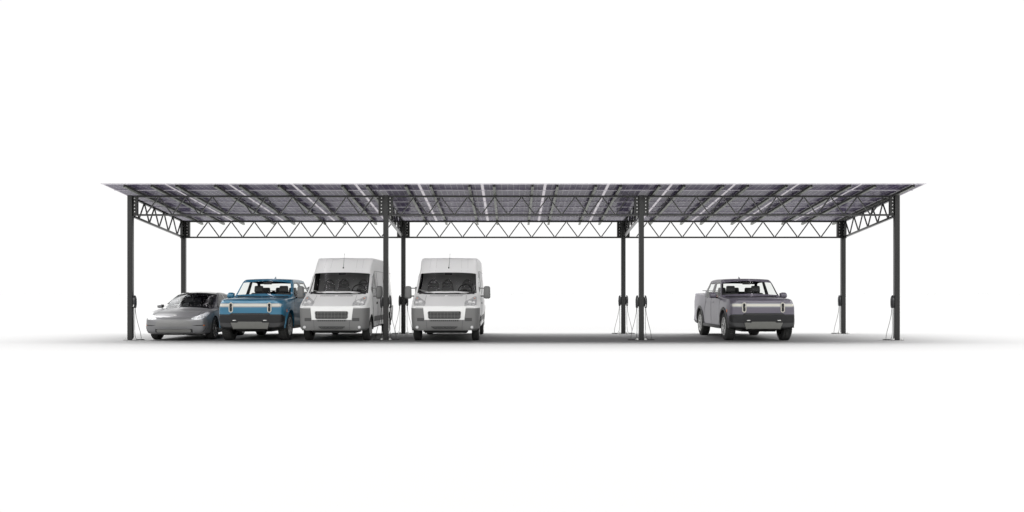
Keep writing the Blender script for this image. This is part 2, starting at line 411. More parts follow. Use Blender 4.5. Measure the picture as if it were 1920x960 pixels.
# ------------------------------------------------------------------ charging points
def catmull(pts, n=8):
    pts = [Vector(p) for p in pts]; out = []
    for i in range(len(pts) - 1):
        p0 = pts[max(i - 1, 0)]; p1 = pts[i]; p2 = pts[i + 1]; p3 = pts[min(i + 2, len(pts) - 1)]
        for k in range(n):
            t = k / n
            out.append(0.5 * ((2 * p1) + (p2 - p0) * t + (2 * p0 - 5 * p1 + 4 * p2 - p3) * t * t + (3 * p1 - p0 - 3 * p2 + p3) * t ** 3))
    out.append(pts[-1]); return out
def make_charger(side):
    """wall charging point on the +x (side 1) or -x (side -1) face of a column; origin on the ground at the column face"""
    r = empty('ev_charger', (0, 0, 0))
    s = side
    # shell: stack of rounded outlines, seen edge-on as a shallow dome
    zs = [(0.975, 0.050, 0.078), (0.985, 0.075, 0.088), (1.05, 0.088, 0.097), (1.15, 0.092, 0.100), (1.25, 0.088, 0.096), (1.31, 0.074, 0.086), (1.345, 0.050, 0.072), (1.36, 0.020, 0.058)]
    m = MB(); n = 16; vs = []; K = 2 * n + 1
    for (z, hw, th) in zs:
        for k in range(K):
            t = -1 + 2 * k / (K - 1)
            x = 0.030 + (th - 0.03) * (1 - abs(t) ** 3) ** 0.5 if abs(t) < 1 else 0.030
            vs.append((s * x, hw * t, z))
    fs = []
    for i in range(len(zs) - 1):
        for k in range(K - 1): fs.append((i * K + k, i * K + k + 1, (i + 1) * K + k + 1, (i + 1) * K + k))
        fs.append((i * K + K - 1, i * K, (i + 1) * K, (i + 1) * K + K - 1))
    fs += [tuple(range(K)), tuple((len(zs) - 1) * K + k for k in range(K))[::-1]]
    m.add(vs, fs); fixn(m.build('housing', CHGR, r, 50))
    b = MB(); x0, x1 = sorted((s * 0.001, s * 0.029)); b.box(x0, x1, -0.055, 0.055, 1.02, 1.30)
    b.build('mounting_bracket', BLACKP, r)
    # holster badge: a bright vertical sliver low on the front edge of the shell
    h = MB(); h.rbox((s * 0.045, -0.083, 1.045), (0.020, 0.016, 0.075), 0.007, 2, mtx=Matrix.Rotation(s * 0.22, 4, 'Y')); h.build('connector_handle', BOLT if s > 0 else BLACKP, r, 40)
    # cable: down, a coil on the floor, and back up
    pts = [(s * 0.055, 0.0, 0.99), (s * 0.05, 0.0, 0.6), (s * 0.055, -0.01, 0.25), (s * 0.08, -0.02, 0.08), (s * 0.13, -0.04, 0.03), (s * 0.17, -0.06, 0.014)]
    cx, cy, cr = s * 0.225, 0.02, 0.10
    for k in range(21):
        a = -PI / 2 + s * (-k * 2 * PI / 10)
        pts.append((cx + cr * math.cos(a) * (1 + 0.05 * math.sin(k)), cy + cr * math.sin(a), 0.012 + 0.008 * (k // 10)))
    pts += [(s * 0.225, 0.03, 0.03), (s * 0.232, 0.02, 0.10), (s * 0.205, 0.01, 0.27), (s * 0.135, 0, 0.54), (s * 0.082, 0, 0.80), (s * 0.062, 0.0, 0.99)]
    c = MB(); c.tube(catmull(pts, 5), 0.0072, 6); c.build('cable', CABLE, r, 60)
    return r
chg = {1: make_charger(1), -1: make_charger(-1)}
used = {1: False, -1: False}
LC = {
 (0, 0, 1): 'black charging point on the front left corner post beside the silver sedan',
 (1, 0, -1): 'black charging point on the left side of the front post nearest the vans',
 (1, 0, 1): 'black charging point on the right side of the front post between the two vans',
 (1, 1, -1): 'black charging point on the left side of the rear post between the two vans',
 (1, 1, 1): 'black charging point behind the wing mirror of the middle van, on the rear post',
 (2, 1, -1): 'black charging point on the left side of the rear post at the empty bay end',
 (2, 1, 1): 'black charging point on the rear post, its cable crossing another, left of the grey pickup',
 (2, 0, -1): 'black charging point on the left side of the front post left of the grey pickup',
 (2, 0, 1): 'black charging point facing the grey pickup on the front post, white sliver showing',
 (3, 1, -1): 'black charging point on the rear right corner post with cable looping left',
 (3, 0, -1): 'black charging point on the front right corner post with cable looping left'}
for (i, j, s), lab in LC.items():
    o = chg[s] if not used[s] else copy_tree(chg[s]); used[s] = True
    o.location = (PX[i] + s * (PW / 2 + 0.001), PY[j], 0); o['label'] = lab; o['category'] = 'charging point'; o['group'] = 'charging points on the carport columns'

# ------------------------------------------------------------------ vehicle shells
def pchip(tab, s):
    xs = [t[0] for t in tab]
    if s <= xs[0]: return tab[0][1]
    if s >= xs[-1]: return tab[-1][1]
    n = len(tab); h = [xs[i + 1] - xs[i] for i in range(n - 1)]; d = [(tab[i + 1][1] - tab[i][1]) / h[i] for i in range(n - 1)]
    m = [0] * n; m[0] = d[0]; m[-1] = d[-1]
    for i in range(1, n - 1):
        if d[i - 1] * d[i] <= 0: m[i] = 0
        else:
            w1 = 2 * h[i] + h[i - 1]; w2 = h[i] + 2 * h[i - 1]; m[i] = (w1 + w2) / (w1 / d[i - 1] + w2 / d[i])
    for i in range(n - 1):
        if xs[i] <= s <= xs[i + 1]:
            t = (s - xs[i]) / h[i]
            return ((2 * t ** 3 - 3 * t * t + 1) * tab[i][1] + (t ** 3 - 2 * t * t + t) * h[i] * m[i] + (-2 * t ** 3 + 3 * t * t) * tab[i + 1][1] + (t ** 3 - t * t) * h[i] * m[i + 1])
def crisp(rows, d=0.05):
    out = []
    for r in rows:
        q = [r[0]]
        for i in range(1, len(r) - 1):
            p0, p1, p2 = r[i - 1], r[i], r[i + 1]
            e0 = min(d, 0.3 * (p1[0] - p0[0])) / (p1[0] - p0[0]); e1 = min(d, 0.3 * (p2[0] - p1[0])) / (p2[0] - p1[0])
            q.append(tuple(p1[k] + (p0[k] - p1[k]) * e0 for k in range(3)))
            q.append(tuple(p1[k] + (p2[k] - p1[k]) * e1 for k in range(3)))
        q.append(r[-1]); out.append(q)
    return out
class Shell:
    """lofted body: rows run along the car, each row a table of (s, x, z); s = metres behind the front bumper"""
    def __init__(self, rows, subs, stations, L, oh, front_round, rear_round, bulge, cls, arches, rbulge=0.03):
        self.oh = oh; faces = {}; V = []; half = []
        def scale(s):
            k = pchip(front_round, s) if s < front_round[-1][0] else 1.0
            e = L - s
            if e < rear_round[-1][0]: k *= pchip(rear_round, e)
            return k
        grid = []; segid = []
        for s in stations:
            k = scale(s); keys = [(pchip([(t[0], t[1]) for t in r], s) * k, pchip([(t[0], t[2]) for t in r], s)) for r in rows]
            ring = []; segid = []
            for i in range(len(keys) - 1):
                p0 = keys[max(i - 1, 0)]; p1 = keys[i]; p2 = keys[i + 1]; p3 = keys[min(i + 2, len(keys) - 1)]
                lin = subs[i] < 0; nsub = abs(subs[i])
                for q in range(nsub):
                    t = q / nsub
                    if lin: pt = (p1[0] + (p2[0] - p1[0]) * t, p1[1] + (p2[1] - p1[1]) * t)
                    else:
                        tau = 0.35
                        m1 = (tau * (p2[0] - p0[0]), tau * (p2[1] - p0[1])); m2 = (tau * (p3[0] - p1[0]), tau * (p3[1] - p1[1]))
                        a, b, c, d = 2 * t ** 3 - 3 * t * t + 1, t ** 3 - 2 * t * t + t, -2 * t ** 3 + 3 * t * t, t ** 3 - t * t
                        pt = tuple(a * p1[j] + b * m1[j] + c * p2[j] + d * m2[j] for j in range(2))
                    ring.append(pt); segid.append(i)
            ring.append(keys[-1]); grid.append(ring)
        K = len(grid[0]); S = len(stations)
        ys = [s - oh for s in stations]
        idx = [[[None] * K for _ in range(S)] for _ in range(2)]
        for j in range(S):
            for k in range(K):
                x, z = grid[j][k]
                for sd in (0, 1):
                    if sd == 1 and (k == 0 or k == K - 1): idx[1][j][k] = idx[0][j][k]; continue
                    V.append([x if sd == 0 else -x, ys[j], z]); idx[sd][j][k] = len(V) - 1
        F = []
        for sd in (0, 1):
            for j in range(S - 1):
                for k in range(K - 1):
                    f = (idx[sd][j][k], idx[sd][j + 1][k], idx[sd][j + 1][k + 1], idx[sd][j][k + 1])
                    if sd == 1: f = f[::-1]
                    sm = (stations[j] + stations[j + 1]) / 2
                    zc = sum(V[i][2] for i in f) / 4; xc = sum(V[i][0] for i in f) / 4
                    F.append([f, cls(segid[k], sm, abs(xc), zc, sd)])
        # end caps: ladder of strips with a bulge
        for end in (0, 1):
            j = 0 if end == 0 else S - 1; bl = bulge if end == 0 else rbulge; M = 12; lad = []
            for k in range(K):
                row = []; x, z = grid[j][k]
                zz0, zz1 = grid[j][0][1], grid[j][K - 1][1]; tz = (z - zz0) / (zz1 - zz0)
                wmax = max(abs(p[0]) for p in grid[j]); zb = math.sin(PI * min(max(tz, 0.0), 1.0)) ** 0.4 if 0 < tz < 1 else 0
                for q in range(M + 1):
                    t = -1 + 2 * q / M
                    if q == 0: row.append(idx[1][j][k])
                    elif q == M: row.append(idx[0][j][k])
                    elif k in (0, K - 1): row.append(idx[0][j][k])
                    else:
                        b = bl * (1 - t * t) * zb; V.append([x * t, ys[j] + (-b if end == 0 else b), z]); row.append(len(V) - 1)
                lad.append(row)
            for k in range(K - 1):
                for q in range(M):
                    f = [lad[k][q], lad[k][q + 1], lad[k + 1][q + 1], lad[k + 1][q]]
                    g_ = []
                    for i in f:
                        if i not in g_: g_.append(i)
                    if len(g_) < 3: continue
                    if end == 1: g_ = g_[::-1]
                    zc = sum(V[i][2] for i in g_) / len(g_); xc = sum(V[i][0] for i in g_) / len(g_)
                    F.append([tuple(g_), cls(-1 if end == 0 else -2, stations[j], abs(xc), zc, 0)])
        self.bvh = BVHTree.FromPolygons([Vector(v) for v in V], [f[0] for f in F])
        # wheel arches
        out = []
        touched = set()
        for f, c in F:
            cx = sum(V[i][0] for i in f) / len(f); cy = sum(V[i][1] for i in f) / len(f); cz = sum(V[i][2] for i in f) / len(f)
            hit = None
            for (ay, az, ar) in arches:
                if abs(cx) > 0.52 and math.hypot(cy - ay, cz - az) < ar: hit = (ay, az, ar)
            if hit:
                for i in f: touched.add((i, hit))
            else: out.append((f, c))
        usedv = {i for f, c in out for i in f}
        for i, (ay, az, ar) in touched:
            if i in usedv and abs(V[i][0]) > 0.52:
                d = math.hypot(V[i][1] - ay, V[i][2] - az)
                if d > 1e-4:
                    V[i][1] = ay + (V[i][1] - ay) * ar / d; V[i][2] = az + (V[i][2] - az) * ar / d
        self.V = V
        for f, c in out:
            if c is not None: faces.setdefault(c, []).append(f)
        self.faces = faces; self.arches = arches
    def part(self, key, name, m, parent, smooth=35, move=(0, 0, 0)):
        fs = self.faces.get(key)
        if not fs: print('no faces', key); return None
        mp = {}; vs = []; nf = []
        for f in fs:
            for i in f:
                if i not in mp: mp[i] = len(vs); vs.append((self.V[i][0] + move[0], self.V[i][1] + move[1], self.V[i][2] + move[2]))
            nf.append(tuple(mp[i] for i in f))
        mb = MB(); mb.add(vs, nf); return mb.build(name, m, parent, smooth)
    def front(self, x, z):
        h = self.bvh.ray_cast(Vector((x, -6, z)), Vector((0, 1, 0)))[0]
        return h.y if h else -self.oh
    def side(self, y, z, sd):
        h = self.bvh.ray_cast(Vector((sd * 4, y, z)), Vector((-sd, 0, 0)))[0]
        return h.x if h else sd * 0.95
    def top(self, x, y):
        h = self.bvh.ray_cast(Vector((x, y, 6)), Vector((0, 0, -1)))[0]
        return h.z if h else 1.0
def curve(tab):
    return (lambda u: pchip(tab, u)) if isinstance(tab, (list, tuple)) else (lambda u: tab)
def patch(sh, mode, u0, u1, top, bot, off, name, m, parent, nu=16, nv=4, sd=1, thick=0.02, smooth=40, taper=0.0):
    """a raised panel following the shell. mode 'front': u=x ; 'side': u=y. top/bot are z tables or numbers"""
    T, B = curve(top), curve(bot); A = []; mb = MB()
    for i in range(nu + 1):
        u_ = u0 + (u1 - u0) * i / nu; zt, zb = T(u_), B(u_)
        for j in range(nv + 1):
            z = zb + (zt - zb) * j / nv; u = u_ * (1 - taper * (1 - j / nv))
            if mode == 'front': A.append((u, sh.front(u, z) - off, z))
            else: A.append((sh.side(u, z, sd) + sd * off, u, z))
    n0 = len(A); d = (0, thick, 0) if mode == 'front' else (-sd * thick, 0, 0)
    A += [(p[0] + d[0], p[1] + d[1], p[2] + d[2]) for p in A]
    K = nv + 1; fs = []
    for i in range(nu):
        for j in range(nv):
            a = i * K + j; f = (a, a + K, a + K + 1, a + 1); fs.append(f); fs.append(tuple(q + n0 for q in f[::-1]))
    def rim(a, b): fs.append((a, b, b + n0, a + n0))
    for i in range(nu): rim(i * K, (i + 1) * K); rim((i + 1) * K + nv, i * K + nv)
    for j in range(nv): rim(j + 1, j); rim(nu * K + j, nu * K + j + 1)
    mb.add(A, fs); o = mb.build(name, m, parent, smooth); fixn(o); return o
def line(sh, pts, mode, r, name, m, parent, sd=1, n=8):
    """a thin seam lying on the shell through (u, z) points"""
    out = []
    for a, b in zip(pts[:-1], pts[1:]):
        for k in range(n):
            u = a[0] + (b[0] - a[0]) * k / n; z = a[1] + (b[1] - a[1]) * k / n; out.append((u, z))
    out.append(pts[-1])
    if mode == 'front': q = [(u, sh.front(u, z), z) for u, z in out]
    elif mode == 'top': q = [(u, z, sh.top(u, z)) for u, z in out]
    else: q = [(sh.side(u, z, sd), u, z) for u, z in out]
    mb = MB(); mb.tube(q, r, 5); return mb.build(name, m, parent, 60)

def arch_liner(sh, parent, xin=0.52, wid=0.95):
    for (ay, az, ar) in sh.arches:
        for sd in (-1, 1):
            m = MB(); n = 20; A = []
            xo = min(abs(sh.side(ay, az + ar + 0.02, sd)) - 0.008, wid)
            for k in range(n + 1):
                a = math.radians(-6 + 192 * k / n)
                for x in (xin, xo): A.append((sd * x, ay + (ar + 0.004) * math.cos(a), az + (ar + 0.004) * math.sin(a)))
            m.add(A, [(2 * k, 2 * k + 2, 2 * k + 3, 2 * k + 1) for k in range(n)])
            m.add([(sd * xin, p[1], p[2]) for p in A[::2]], [tuple(range(n + 1))])
            m.build('wheel_arch_liner', BLACKP, parent, 60)

# ------------------------------------------------------------------ wheels
def make_wheel(parent, R, W, rr, style, loc, flip):
    root = MB(); root.cyl((0, 0, 0), rr * 0.62, 0.03, 'x', 28); root.cyl((-0.03, 0, 0), 0.07, W * 0.7, 'x', 16)
    w_ = root.build('wheel', STEELRIM, parent, 30, loc); w_.rotation_euler = (0, 0, PI if flip else 0)
    h = W / 2; t = MB()
    if style == 'truck':
        def rf(a, x, r, k):
            if r > R - 0.012 and (k % 4 == (0 if abs(x) < h * 0.4 else 2)): return r - 0.014
            return r
        prof = [(-h + 0.02, rr - 0.02), (-h + 0.004, rr + 0.01), (-h, (R + rr) / 2), (-h + 0.008, R - 0.045), (-h + 0.02, R - 0.03), (-h + 0.03, R - 0.004), (-h * 0.46, R), (-h * 0.42, R - 0.016), (-h * 0.38, R),
                (h * 0.38, R), (h * 0.42, R - 0.016), (h * 0.46, R), (h - 0.03, R - 0.004), (h - 0.02, R - 0.03), (h - 0.008, R - 0.045), (h, (R + rr) / 2), (h - 0.004, rr + 0.01), (h - 0.02, rr - 0.02)]
        t.lathe(prof, 144, rfun=rf)
    else:
        prof = [(-h + 0.02, rr - 0.02), (-h + 0.004, rr + 0.008), (-h, (R + rr) / 2), (-h + 0.01, R - 0.025), (-h + 0.028, R - 0.004)]
        for gx in (-0.5, 0.0, 0.5): prof += [(gx * h - 0.008, R), (gx * h - 0.005, R - 0.008), (gx * h + 0.005, R - 0.008), (gx * h + 0.008, R)]
        prof += [(h - 0.028, R - 0.004), (h - 0.01, R - 0.025), (h, (R + rr) / 2), (h - 0.004, rr + 0.008), (h - 0.02, rr - 0.02)]
        t.lathe(prof, 72)
    ty = t.build('tyre', TYRE, w_, 30); fixn(ty)
    r = MB(); rm = {'sedan': RIMBLK, 'truck': RIMSIL, 'van': STEELRIM}[style]
    bar = MB(); dark = 1
    r.lathe([(-h + 0.02, rr - 0.015), (h - 0.02, rr - 0.02)], 48, 1)                          # barrel
    r.lathe([(h - 0.02, rr - 0.022), (h - 0.004, rr - 0.012), (h - 0.001, rr + 0.004), (h - 0.006, rr + 0.010)], 48, 0)   # lip
    xf = h - 0.03
    if style == 'sedan':
        for k in range(10):
            a = 2 * PI * k / 10
            for da, wd in ((-0.07, 0.012), (0.07, 0.012)):
                r.bar((xf - 0.002, 0.05 * math.cos(a), 0.05 * math.sin(a)), (xf + 0.012, (rr - 0.012) * math.cos(a + da), (rr - 0.012) * math.sin(a + da)), 0.016, 0.02, up=(1, 0, 0))
        r.cyl((xf + 0.006, 0, 0), 0.055, 0.03, 'x', 20); r.cyl((xf + 0.024, 0, 0), 0.03, 0.01, 'x', 16, 2)
    elif style == 'truck':
        for k in range(5):
            a = 2 * PI * k / 5 + 0.3
            r.bar((xf, 0.05 * math.cos(a), 0.05 * math.sin(a)), (xf + 0.01, 0.15 * math.cos(a), 0.15 * math.sin(a)), 0.062, 0.016, up=(1, 0, 0))
            for da in (-0.33, 0.33):
                r.bar((xf + 0.01, 0.14 * math.cos(a), 0.14 * math.sin(a)), (xf + 0.016, (rr - 0.012) * math.cos(a + da), (rr - 0.012) * math.sin(a + da)), 0.034, 0.014, up=(1, 0, 0))
                r.bar((xf + 0.003, 0.06 * math.cos(a), 0.06 * math.sin(a)), (xf + 0.003, (rr - 0.02) * math.cos(a + 2 * da * 0.95), (rr - 0.02) * math.sin(a + 2 * da * 0.95)), 0.03, 0.02, 1, up=(1, 0, 0))
        r.cyl((xf + 0.008, 0, 0), 0.07, 0.035, 'x', 20); r.cyl((xf + 0.028, 0, 0), 0.035, 0.01, 'x', 16, 1)
    else:
        # pressed steel wheel with a ring of holes under a dished cap
        r.lathe([(xf - 0.01, 0.001), (xf - 0.005, 0.04), (xf + 0.012, 0.07), (xf + 0.016, 0.11), (xf + 0.008, rr - 0.055), (xf - 0.01, rr - 0.035), (xf + 0.008, rr - 0.016)], 48, 0)
        for k in range(14):
            a = 2 * PI * k / 14; q = rr - 0.062
            r.cyl((xf + 0.010, q * math.cos(a), q * math.sin(a)), 0.014, 0.008, 'x', 10, 1)
    ro = r.build('rim', [rm, RIMBLK, BOLT], w_, 35)
    return w_
def wheels(parent, R, W, rr, style, wb, track):
    w0 = make_wheel(parent, R, W, rr, style, (track, 0, R), False)
    for (x, y, fl) in ((-track, 0, True), (track, wb, False), (-track, wb, True)):
        c = copy_tree(w0, parent); c.location = (x, y, R); c.rotation_euler = (0.4 * (y + x), 0, PI if fl else 0)

def seat(parent, x, y, z, wid, m, back_h=0.62, holes=False, name='seat'):
    s = MB(); s.rbox((x, y - 0.22, z), (wid, 0.50, 0.16), 0.05, 3)
    s.rbox((x, y + 0.08, z + back_h / 2), (wid, 0.14, back_h), 0.055, 3, mtx=Matrix.Rotation(-0.16, 4, 'X'), taper=0.86)
    o = s.build(name, m, parent, 50)
    h = MB(); hz = z + back_h + 0.12; hy = y + 0.08 + back_h * 0.10
    if not holes:
        h.rbox((x, hy, hz), (wid * 0.54, 0.09, 0.20), 0.035, 3, taper=0.88)
        for sx in (-1, 1): h.cyl((x + sx * 0.06, hy, hz - 0.12), 0.007, 0.10, 'z', 8)
    else:
        hz -= 0.02
        pts = [(x + 0.15 * math.cos(a) * (1 if math.sin(a) < 0.2 else 0.86), hy, hz + 0.145 * math.sin(a)) for a in [math.radians(-20 + 220 * k / 14) for k in range(15)]]
        h.tube([(x + 0.16, hy, hz - 0.14)] + pts + [(x - 0.16, hy, hz - 0.14)], 0.024, 8)
        h.rbox((x, hy + 0.01, hz + 0.03), (0.22, 0.03, 0.05), 0.012, 2); h.rbox((x, hy + 0.01, hz - 0.06), (0.24, 0.03, 0.055), 0.012, 2)
    h.build('headrest', m, o, 50); return o
def steering(parent, x, y, z, r=0.18, m=None):
    s = MB(); ca, sa = math.cos(0.45), math.sin(0.45)
    s.tube([(x + r * math.cos(a), y - r * math.sin(a) * -sa, z + r * math.sin(a) * ca) for a in [2 * PI * k / 28 for k in range(28)]], 0.016, 8, closed=True)
    s.rbox((x, y - 0.01, z - 0.02), (0.14, 0.04, 0.12), 0.02, 2); s.bar((x - r, y, z), (x + r, y, z), 0.03, 0.02); s.bar((x, y, z), (x, y - 0.03, z - r), 0.03, 0.02)
    s.bar((x, y, z - 0.02), (x, y - 0.32, z - 0.16), 0.06, 0.06)
    s.build('steering_wheel', BLACKP, parent, 50)
def frange(a, b, st):
    n = max(1, int(round((b - a) / st))); return [a + (b - a) * k / n for k in range(n)]
def stations_of(keys, st=0.06):
    out = []
    for a, b in zip(keys[:-1], keys[1:]): out += frange(a, b, st)
    return out + [keys[-1]]
def text_mesh(body, size, name, m, parent, loc, rot, ext=0.002):
    cu = bpy.data.curves.new(name, 'FONT'); cu.body = body; cu.size = size; cu.extrude = ext; cu.align_x = 'CENTER'; cu.align_y = 'CENTER'
    tmp = bpy.data.objects.new('tmp', cu); col.objects.link(tmp)
    me = bpy.data.meshes.new_from_object(tmp.evaluated_get(bpy.context.evaluated_depsgraph_get())); bpy.data.objects.remove(tmp)
    me.materials.clear(); me.materials.append(m)
    o = bpy.data.objects.new(name, me); col.objects.link(o); o.parent = parent; o.location = loc; o.rotation_euler = rot; return o

# ------------------------------------------------------------------ pickup
def make_pickup(paint, loc, label, low):
    root = empty('pickup_truck', loc, label, 'pickup truck')
    L, oh, wb = 5.52, 0.77, 3.45
    rows = [
     [(0, 0, .40), (.5, 0, .32), (5.52, 0, .34)],
     [(0, .80, .415), (.5, .84, .34), (5.2, .84, .34), (5.52, .82, .44)],
     [(0, .96, .455), (.5, .97, .43), (1.6, .955, .42), (3.4, .955, .42), (5.52, .96, .50)],
     [(0, .985, .60), (.6, .995, .62), (1.7, .965, .62), (3.3, .965, .62), (4.4, 1.0, .64), (5.52, .93, .70)],
     [(0, .985, .82), (.6, 1.005, .84), (1.7, .975, .84), (3.3, .975, .86), (4.4, 1.0, .88), (5.52, .93, .92)],
     [(0, .975, 1.03), (.6, .995, 1.06), (1.7, .97, 1.08), (3.3, .97, 1.10), (4.4, .99, 1.12), (5.52, .93, 1.16)],
     [(0, .91, 1.165), (.25, .93, 1.215), (1.3, .945, 1.265), (1.8, .955, 1.27), (3.5, .95, 1.29), (3.95, .93, 1.36), (5.52, .90, 1.40)],      # 6 belt
     [(0, .88, 1.19), (.25, .90, 1.235), (1.3, .925, 1.285), (1.50, .915, 1.32), (2.02, .80, 1.755), (2.6, .785, 1.775), (3.5, .79, 1.755), (3.75, .82, 1.60), (4.0, .885, 1.38), (5.52, .89, 1.42)],   # 7 window top
     [(0, .85, 1.20), (.25, .865, 1.25), (1.3, .90, 1.30), (1.45, .89, 1.34), (1.98, .775, 1.82), (2.6, .765, 1.84), (3.5, .77, 1.82), (3.78, .79, 1.60), (4.0, .85, 1.40), (5.52, .86, 1.43)],     # 8 rail
     [(0, .78, 1.21), (.25, .80, 1.262), (1.3, .85, 1.298), (1.42, .84, 1.33), (1.96, .72, 1.85), (2.6, .71, 1.872), (3.5, .715, 1.848), (3.80, .74, 1.60), (4.0, .80, 1.41), (5.52, .80, 1.43)],    # 9 screen edge
     [(0, .40, 1.215), (.25, .42, 1.275), (1.3, .42, 1.308), (1.40, .42, 1.335), (1.93, .36, 1.868), (2.6, .36, 1.89), (3.5, .36, 1.864), (3.80, .40, 1.62), (4.0, .45, 1.41), (5.52, .45, 1.43)],
     [(0, 0, 1.215), (.25, 0, 1.28), (1.3, 0, 1.312), (1.38, 0, 1.335), (1.91, 0, 1.874), (2.6, 0, 1.896), (3.5, 0, 1.87), (3.80, 0, 1.63), (4.0, 0, 1.41), (5.52, 0, 1.43)]]
    rows = crisp(rows)
    subs = [-2, 2, 2, 3, 3, 2, -4, 1, 1, 3, 3]
    st = stations_of([0, .03, .07, .12, .20, .30, .50, 1.30, 1.46, 1.60, 1.84, 2.00, 2.66, 2.78, 3.46, 3.60, 3.66, 3.93, 4.0, 4.5, 5.3, 5.42, 5.49, 5.52], 0.055)
    def cls(seg, s, x, z, sd):
        if seg in (9, 10):
            if 1.46 < s < 1.84: return 'windshield'
            if 3.66 < s < 3.93: return 'rear_window'
            if s > 4.0: return 'tonneau'
        if seg == 6:
            if 1.60 < s < 2.66: return 'sw%d0' % sd
            if 2.78 < s < 3.60: return 'sw%d1' % sd
        if seg == 8 and 1.46 < s < 1.84: return 'pillar_trim%d' % sd
        if seg in (0, 1) or (seg == -1 and z < .78) or (seg in (2, 3) and s < .22 and z < .78): return 'lower'
        return 'body'
    fr = [(0, .885), (.03, .925), (.08, .955), (.2, .985), (.4, 1.0)]; rr_ = [(0, .93), (.04, .975), (.12, 1.0)]
    sh = Shell(rows, subs, st, L, oh, fr, rr_, .05, cls, [(0, .44, .50), (wb, .44, .50)])
    body = sh.part('body', 'body', paint, root, 35)
    sh.part('lower', 'lower_cladding', DARKGREY, root, 35); sh.part('tonneau', 'tonneau_cover', BLACKP, root)
    sh.part('windshield', 'windshield', GLASS, root); sh.part('rear_window', 'rear_window', GLASS, root)
    for sd in (0, 1):
        sh.part('pillar_trim%d' % sd, 'windshield_pillar', low, root)
        for k in (0, 1): sh.part('sw%d%d' % (sd, k), 'side_window', GLASS, root)
    arch_liner(sh, root)
    # front: light bar, upright lamps, grille strip, bumper, skid plate, hooks
    p = patch(sh, 'front', -.93, .93, [(-.93, 1.10), (-.89, 1.125), (.89, 1.125), (.93, 1.10)], [(-.93, 1.035), (-.89, 1.008), (.89, 1.008), (.93, 1.035)], .006, 'light_bar', LAMPRIM, root, 40, 4)
    for (a, b) in ((-.905, -.635), (-.495, .495), (.635, .905)):
        q = patch(sh, 'front', a, b, 1.105, 1.035, .011, 'light_strip', LAMPW, p, 18, 2, thick=.008)
    for sx in (-1, 1):
        m = MB(); cx = sx * .567; zc = 1.0; yf = sh.front(cx, 1.0) - .012
        def stad(hw, hh, y, n=10):
            o = []
            for k in range(n + 1): a = PI * k / n; o.append((cx + hw * math.cos(a), y, zc + hh - hw + hw * math.sin(a)))
            for k in range(n + 1): a = PI + PI * k / n; o.append((cx + hw * math.cos(a), y, zc - hh + hw + hw * math.sin(a)))
            return o
        rings = [stad(.062, .148, yf + .03), stad(.062, .148, yf - .004), stad(.056, .142, yf - .010), stad(.040, .126, yf - .010), stad(.037, .122, yf + .01)]
        n_ = len(rings[0]); vs = [v for r in rings for v in r]; fs = []
        for i in range(len(rings) - 1):
            for k in range(n_): fs.append((i * n_ + k, i * n_ + (k + 1) % n_, (i + 1) * n_ + (k + 1) % n_, (i + 1) * n_ + k))
        m.add(vs, fs); hl = m.build('headlight', LAMPW, root, 40); fixn(hl)
        c = MB(); rg = stad(.038, .123, yf + .006); c.add(rg, [tuple(range(len(rg)))]); 
        for dz in (-.075, 0, .075): c.rbox((cx, yf + .001, zc + dz), (.045, .01, .035), .004, 1)
        c.build('lamp_lens', BLACKG, hl, 30)
        c = MB(); c.box(cx - .013, cx + .013, yf - .006, yf - .003, zc - .003, zc + .003); c.build('lamp_mark', GOLD, hl)
    bt = [(-.99, .70), (-.93, .795), (-.60, .80), (-.55, .835), (.55, .835), (.60, .80), (.93, .795), (.99, .70)]
    bp = patch(sh, 'front', -.965, .965, bt, [(-.965, .60), (-.9, .555), (-.5, .545), (-.38, .56), (.38, .56), (.5, .545), (.9, .555), (.965, .60)], .018, 'front_bumper', BUMPK, root, 56, 8, thick=.04)
    gr = MB(); 
    gt = patch(sh, 'front', -.55, .55, .832, .775, .024, 'grille', BLACKG, root, 30, 2, thick=.012)
    for row, z in enumerate((.79, .806, .822)):
        for k in range(26):
            x = -.53 + k * .0424 + (row % 2) * .02; gr.box(x - .012, x + .012, sh.front(x, z) - .029, sh.front(x, z) - .0245, z - .005, z + .005)
    gr.build('grille_pattern', DARKGREY, gt)
    for sx in (-1, 1):
        a, b = sorted((sx * .60, sx * .93)); patch(sh, 'front', a, b, .79, .752, .023, 'air_slot', BLACKG, root, 12, 2, thick=.01)
        lo = patch(sh, 'front', *sorted((sx * .38, sx * .52)), .655, .59, .026, 'hook_recess', BLACKG, root, 6, 2, thick=.012)
        h = MB(); h.rbox((sx * .45, sh.front(.45, .62) - .042, .622), (.10, .03, .022), .008, 2); h.build('tow_hook', BOLT, root, 40)
        a, b = sorted((sx * .55, sx * .93)); patch(sh, 'front', a, b, .55, [(min(a, b), .43), (max(a, b), .43)], .012, 'bumper_corner', DARKGREY, root, 16, 5, thick=.03)
    sk = MB()
    def sy(z): return -oh - .075 + (.57 - z) * .35
    tb = [(-.58, .395), (.58, .395)]
    vs = []
    for (x, z) in ((-.565, .555), (-.37, .555), (-.335, .585), (.335, .585), (.37, .555), (.565, .555), (.50, .355), (-.50, .355)): vs.append((x, sy(z), z))
    n_ = len(vs); vs += [(v[0], v[1] + .03, v[2]) for v in vs]
    sk.add(vs, [tuple(range(n_)), tuple(range(n_, 2 * n_))[::-1]] + [(k, n_ + k, n_ + (k + 1) % n_, (k + 1) % n_) for k in range(n_)])
    fixn(sk.build('skid_plate', SKID, root))
    un = MB(); vs = [(-.50, -.82, .37), (.50, -.82, .37), (.36, -.60, .285), (-.36, -.60, .285), (-.36, .3, .27), (.36, .3, .27)]
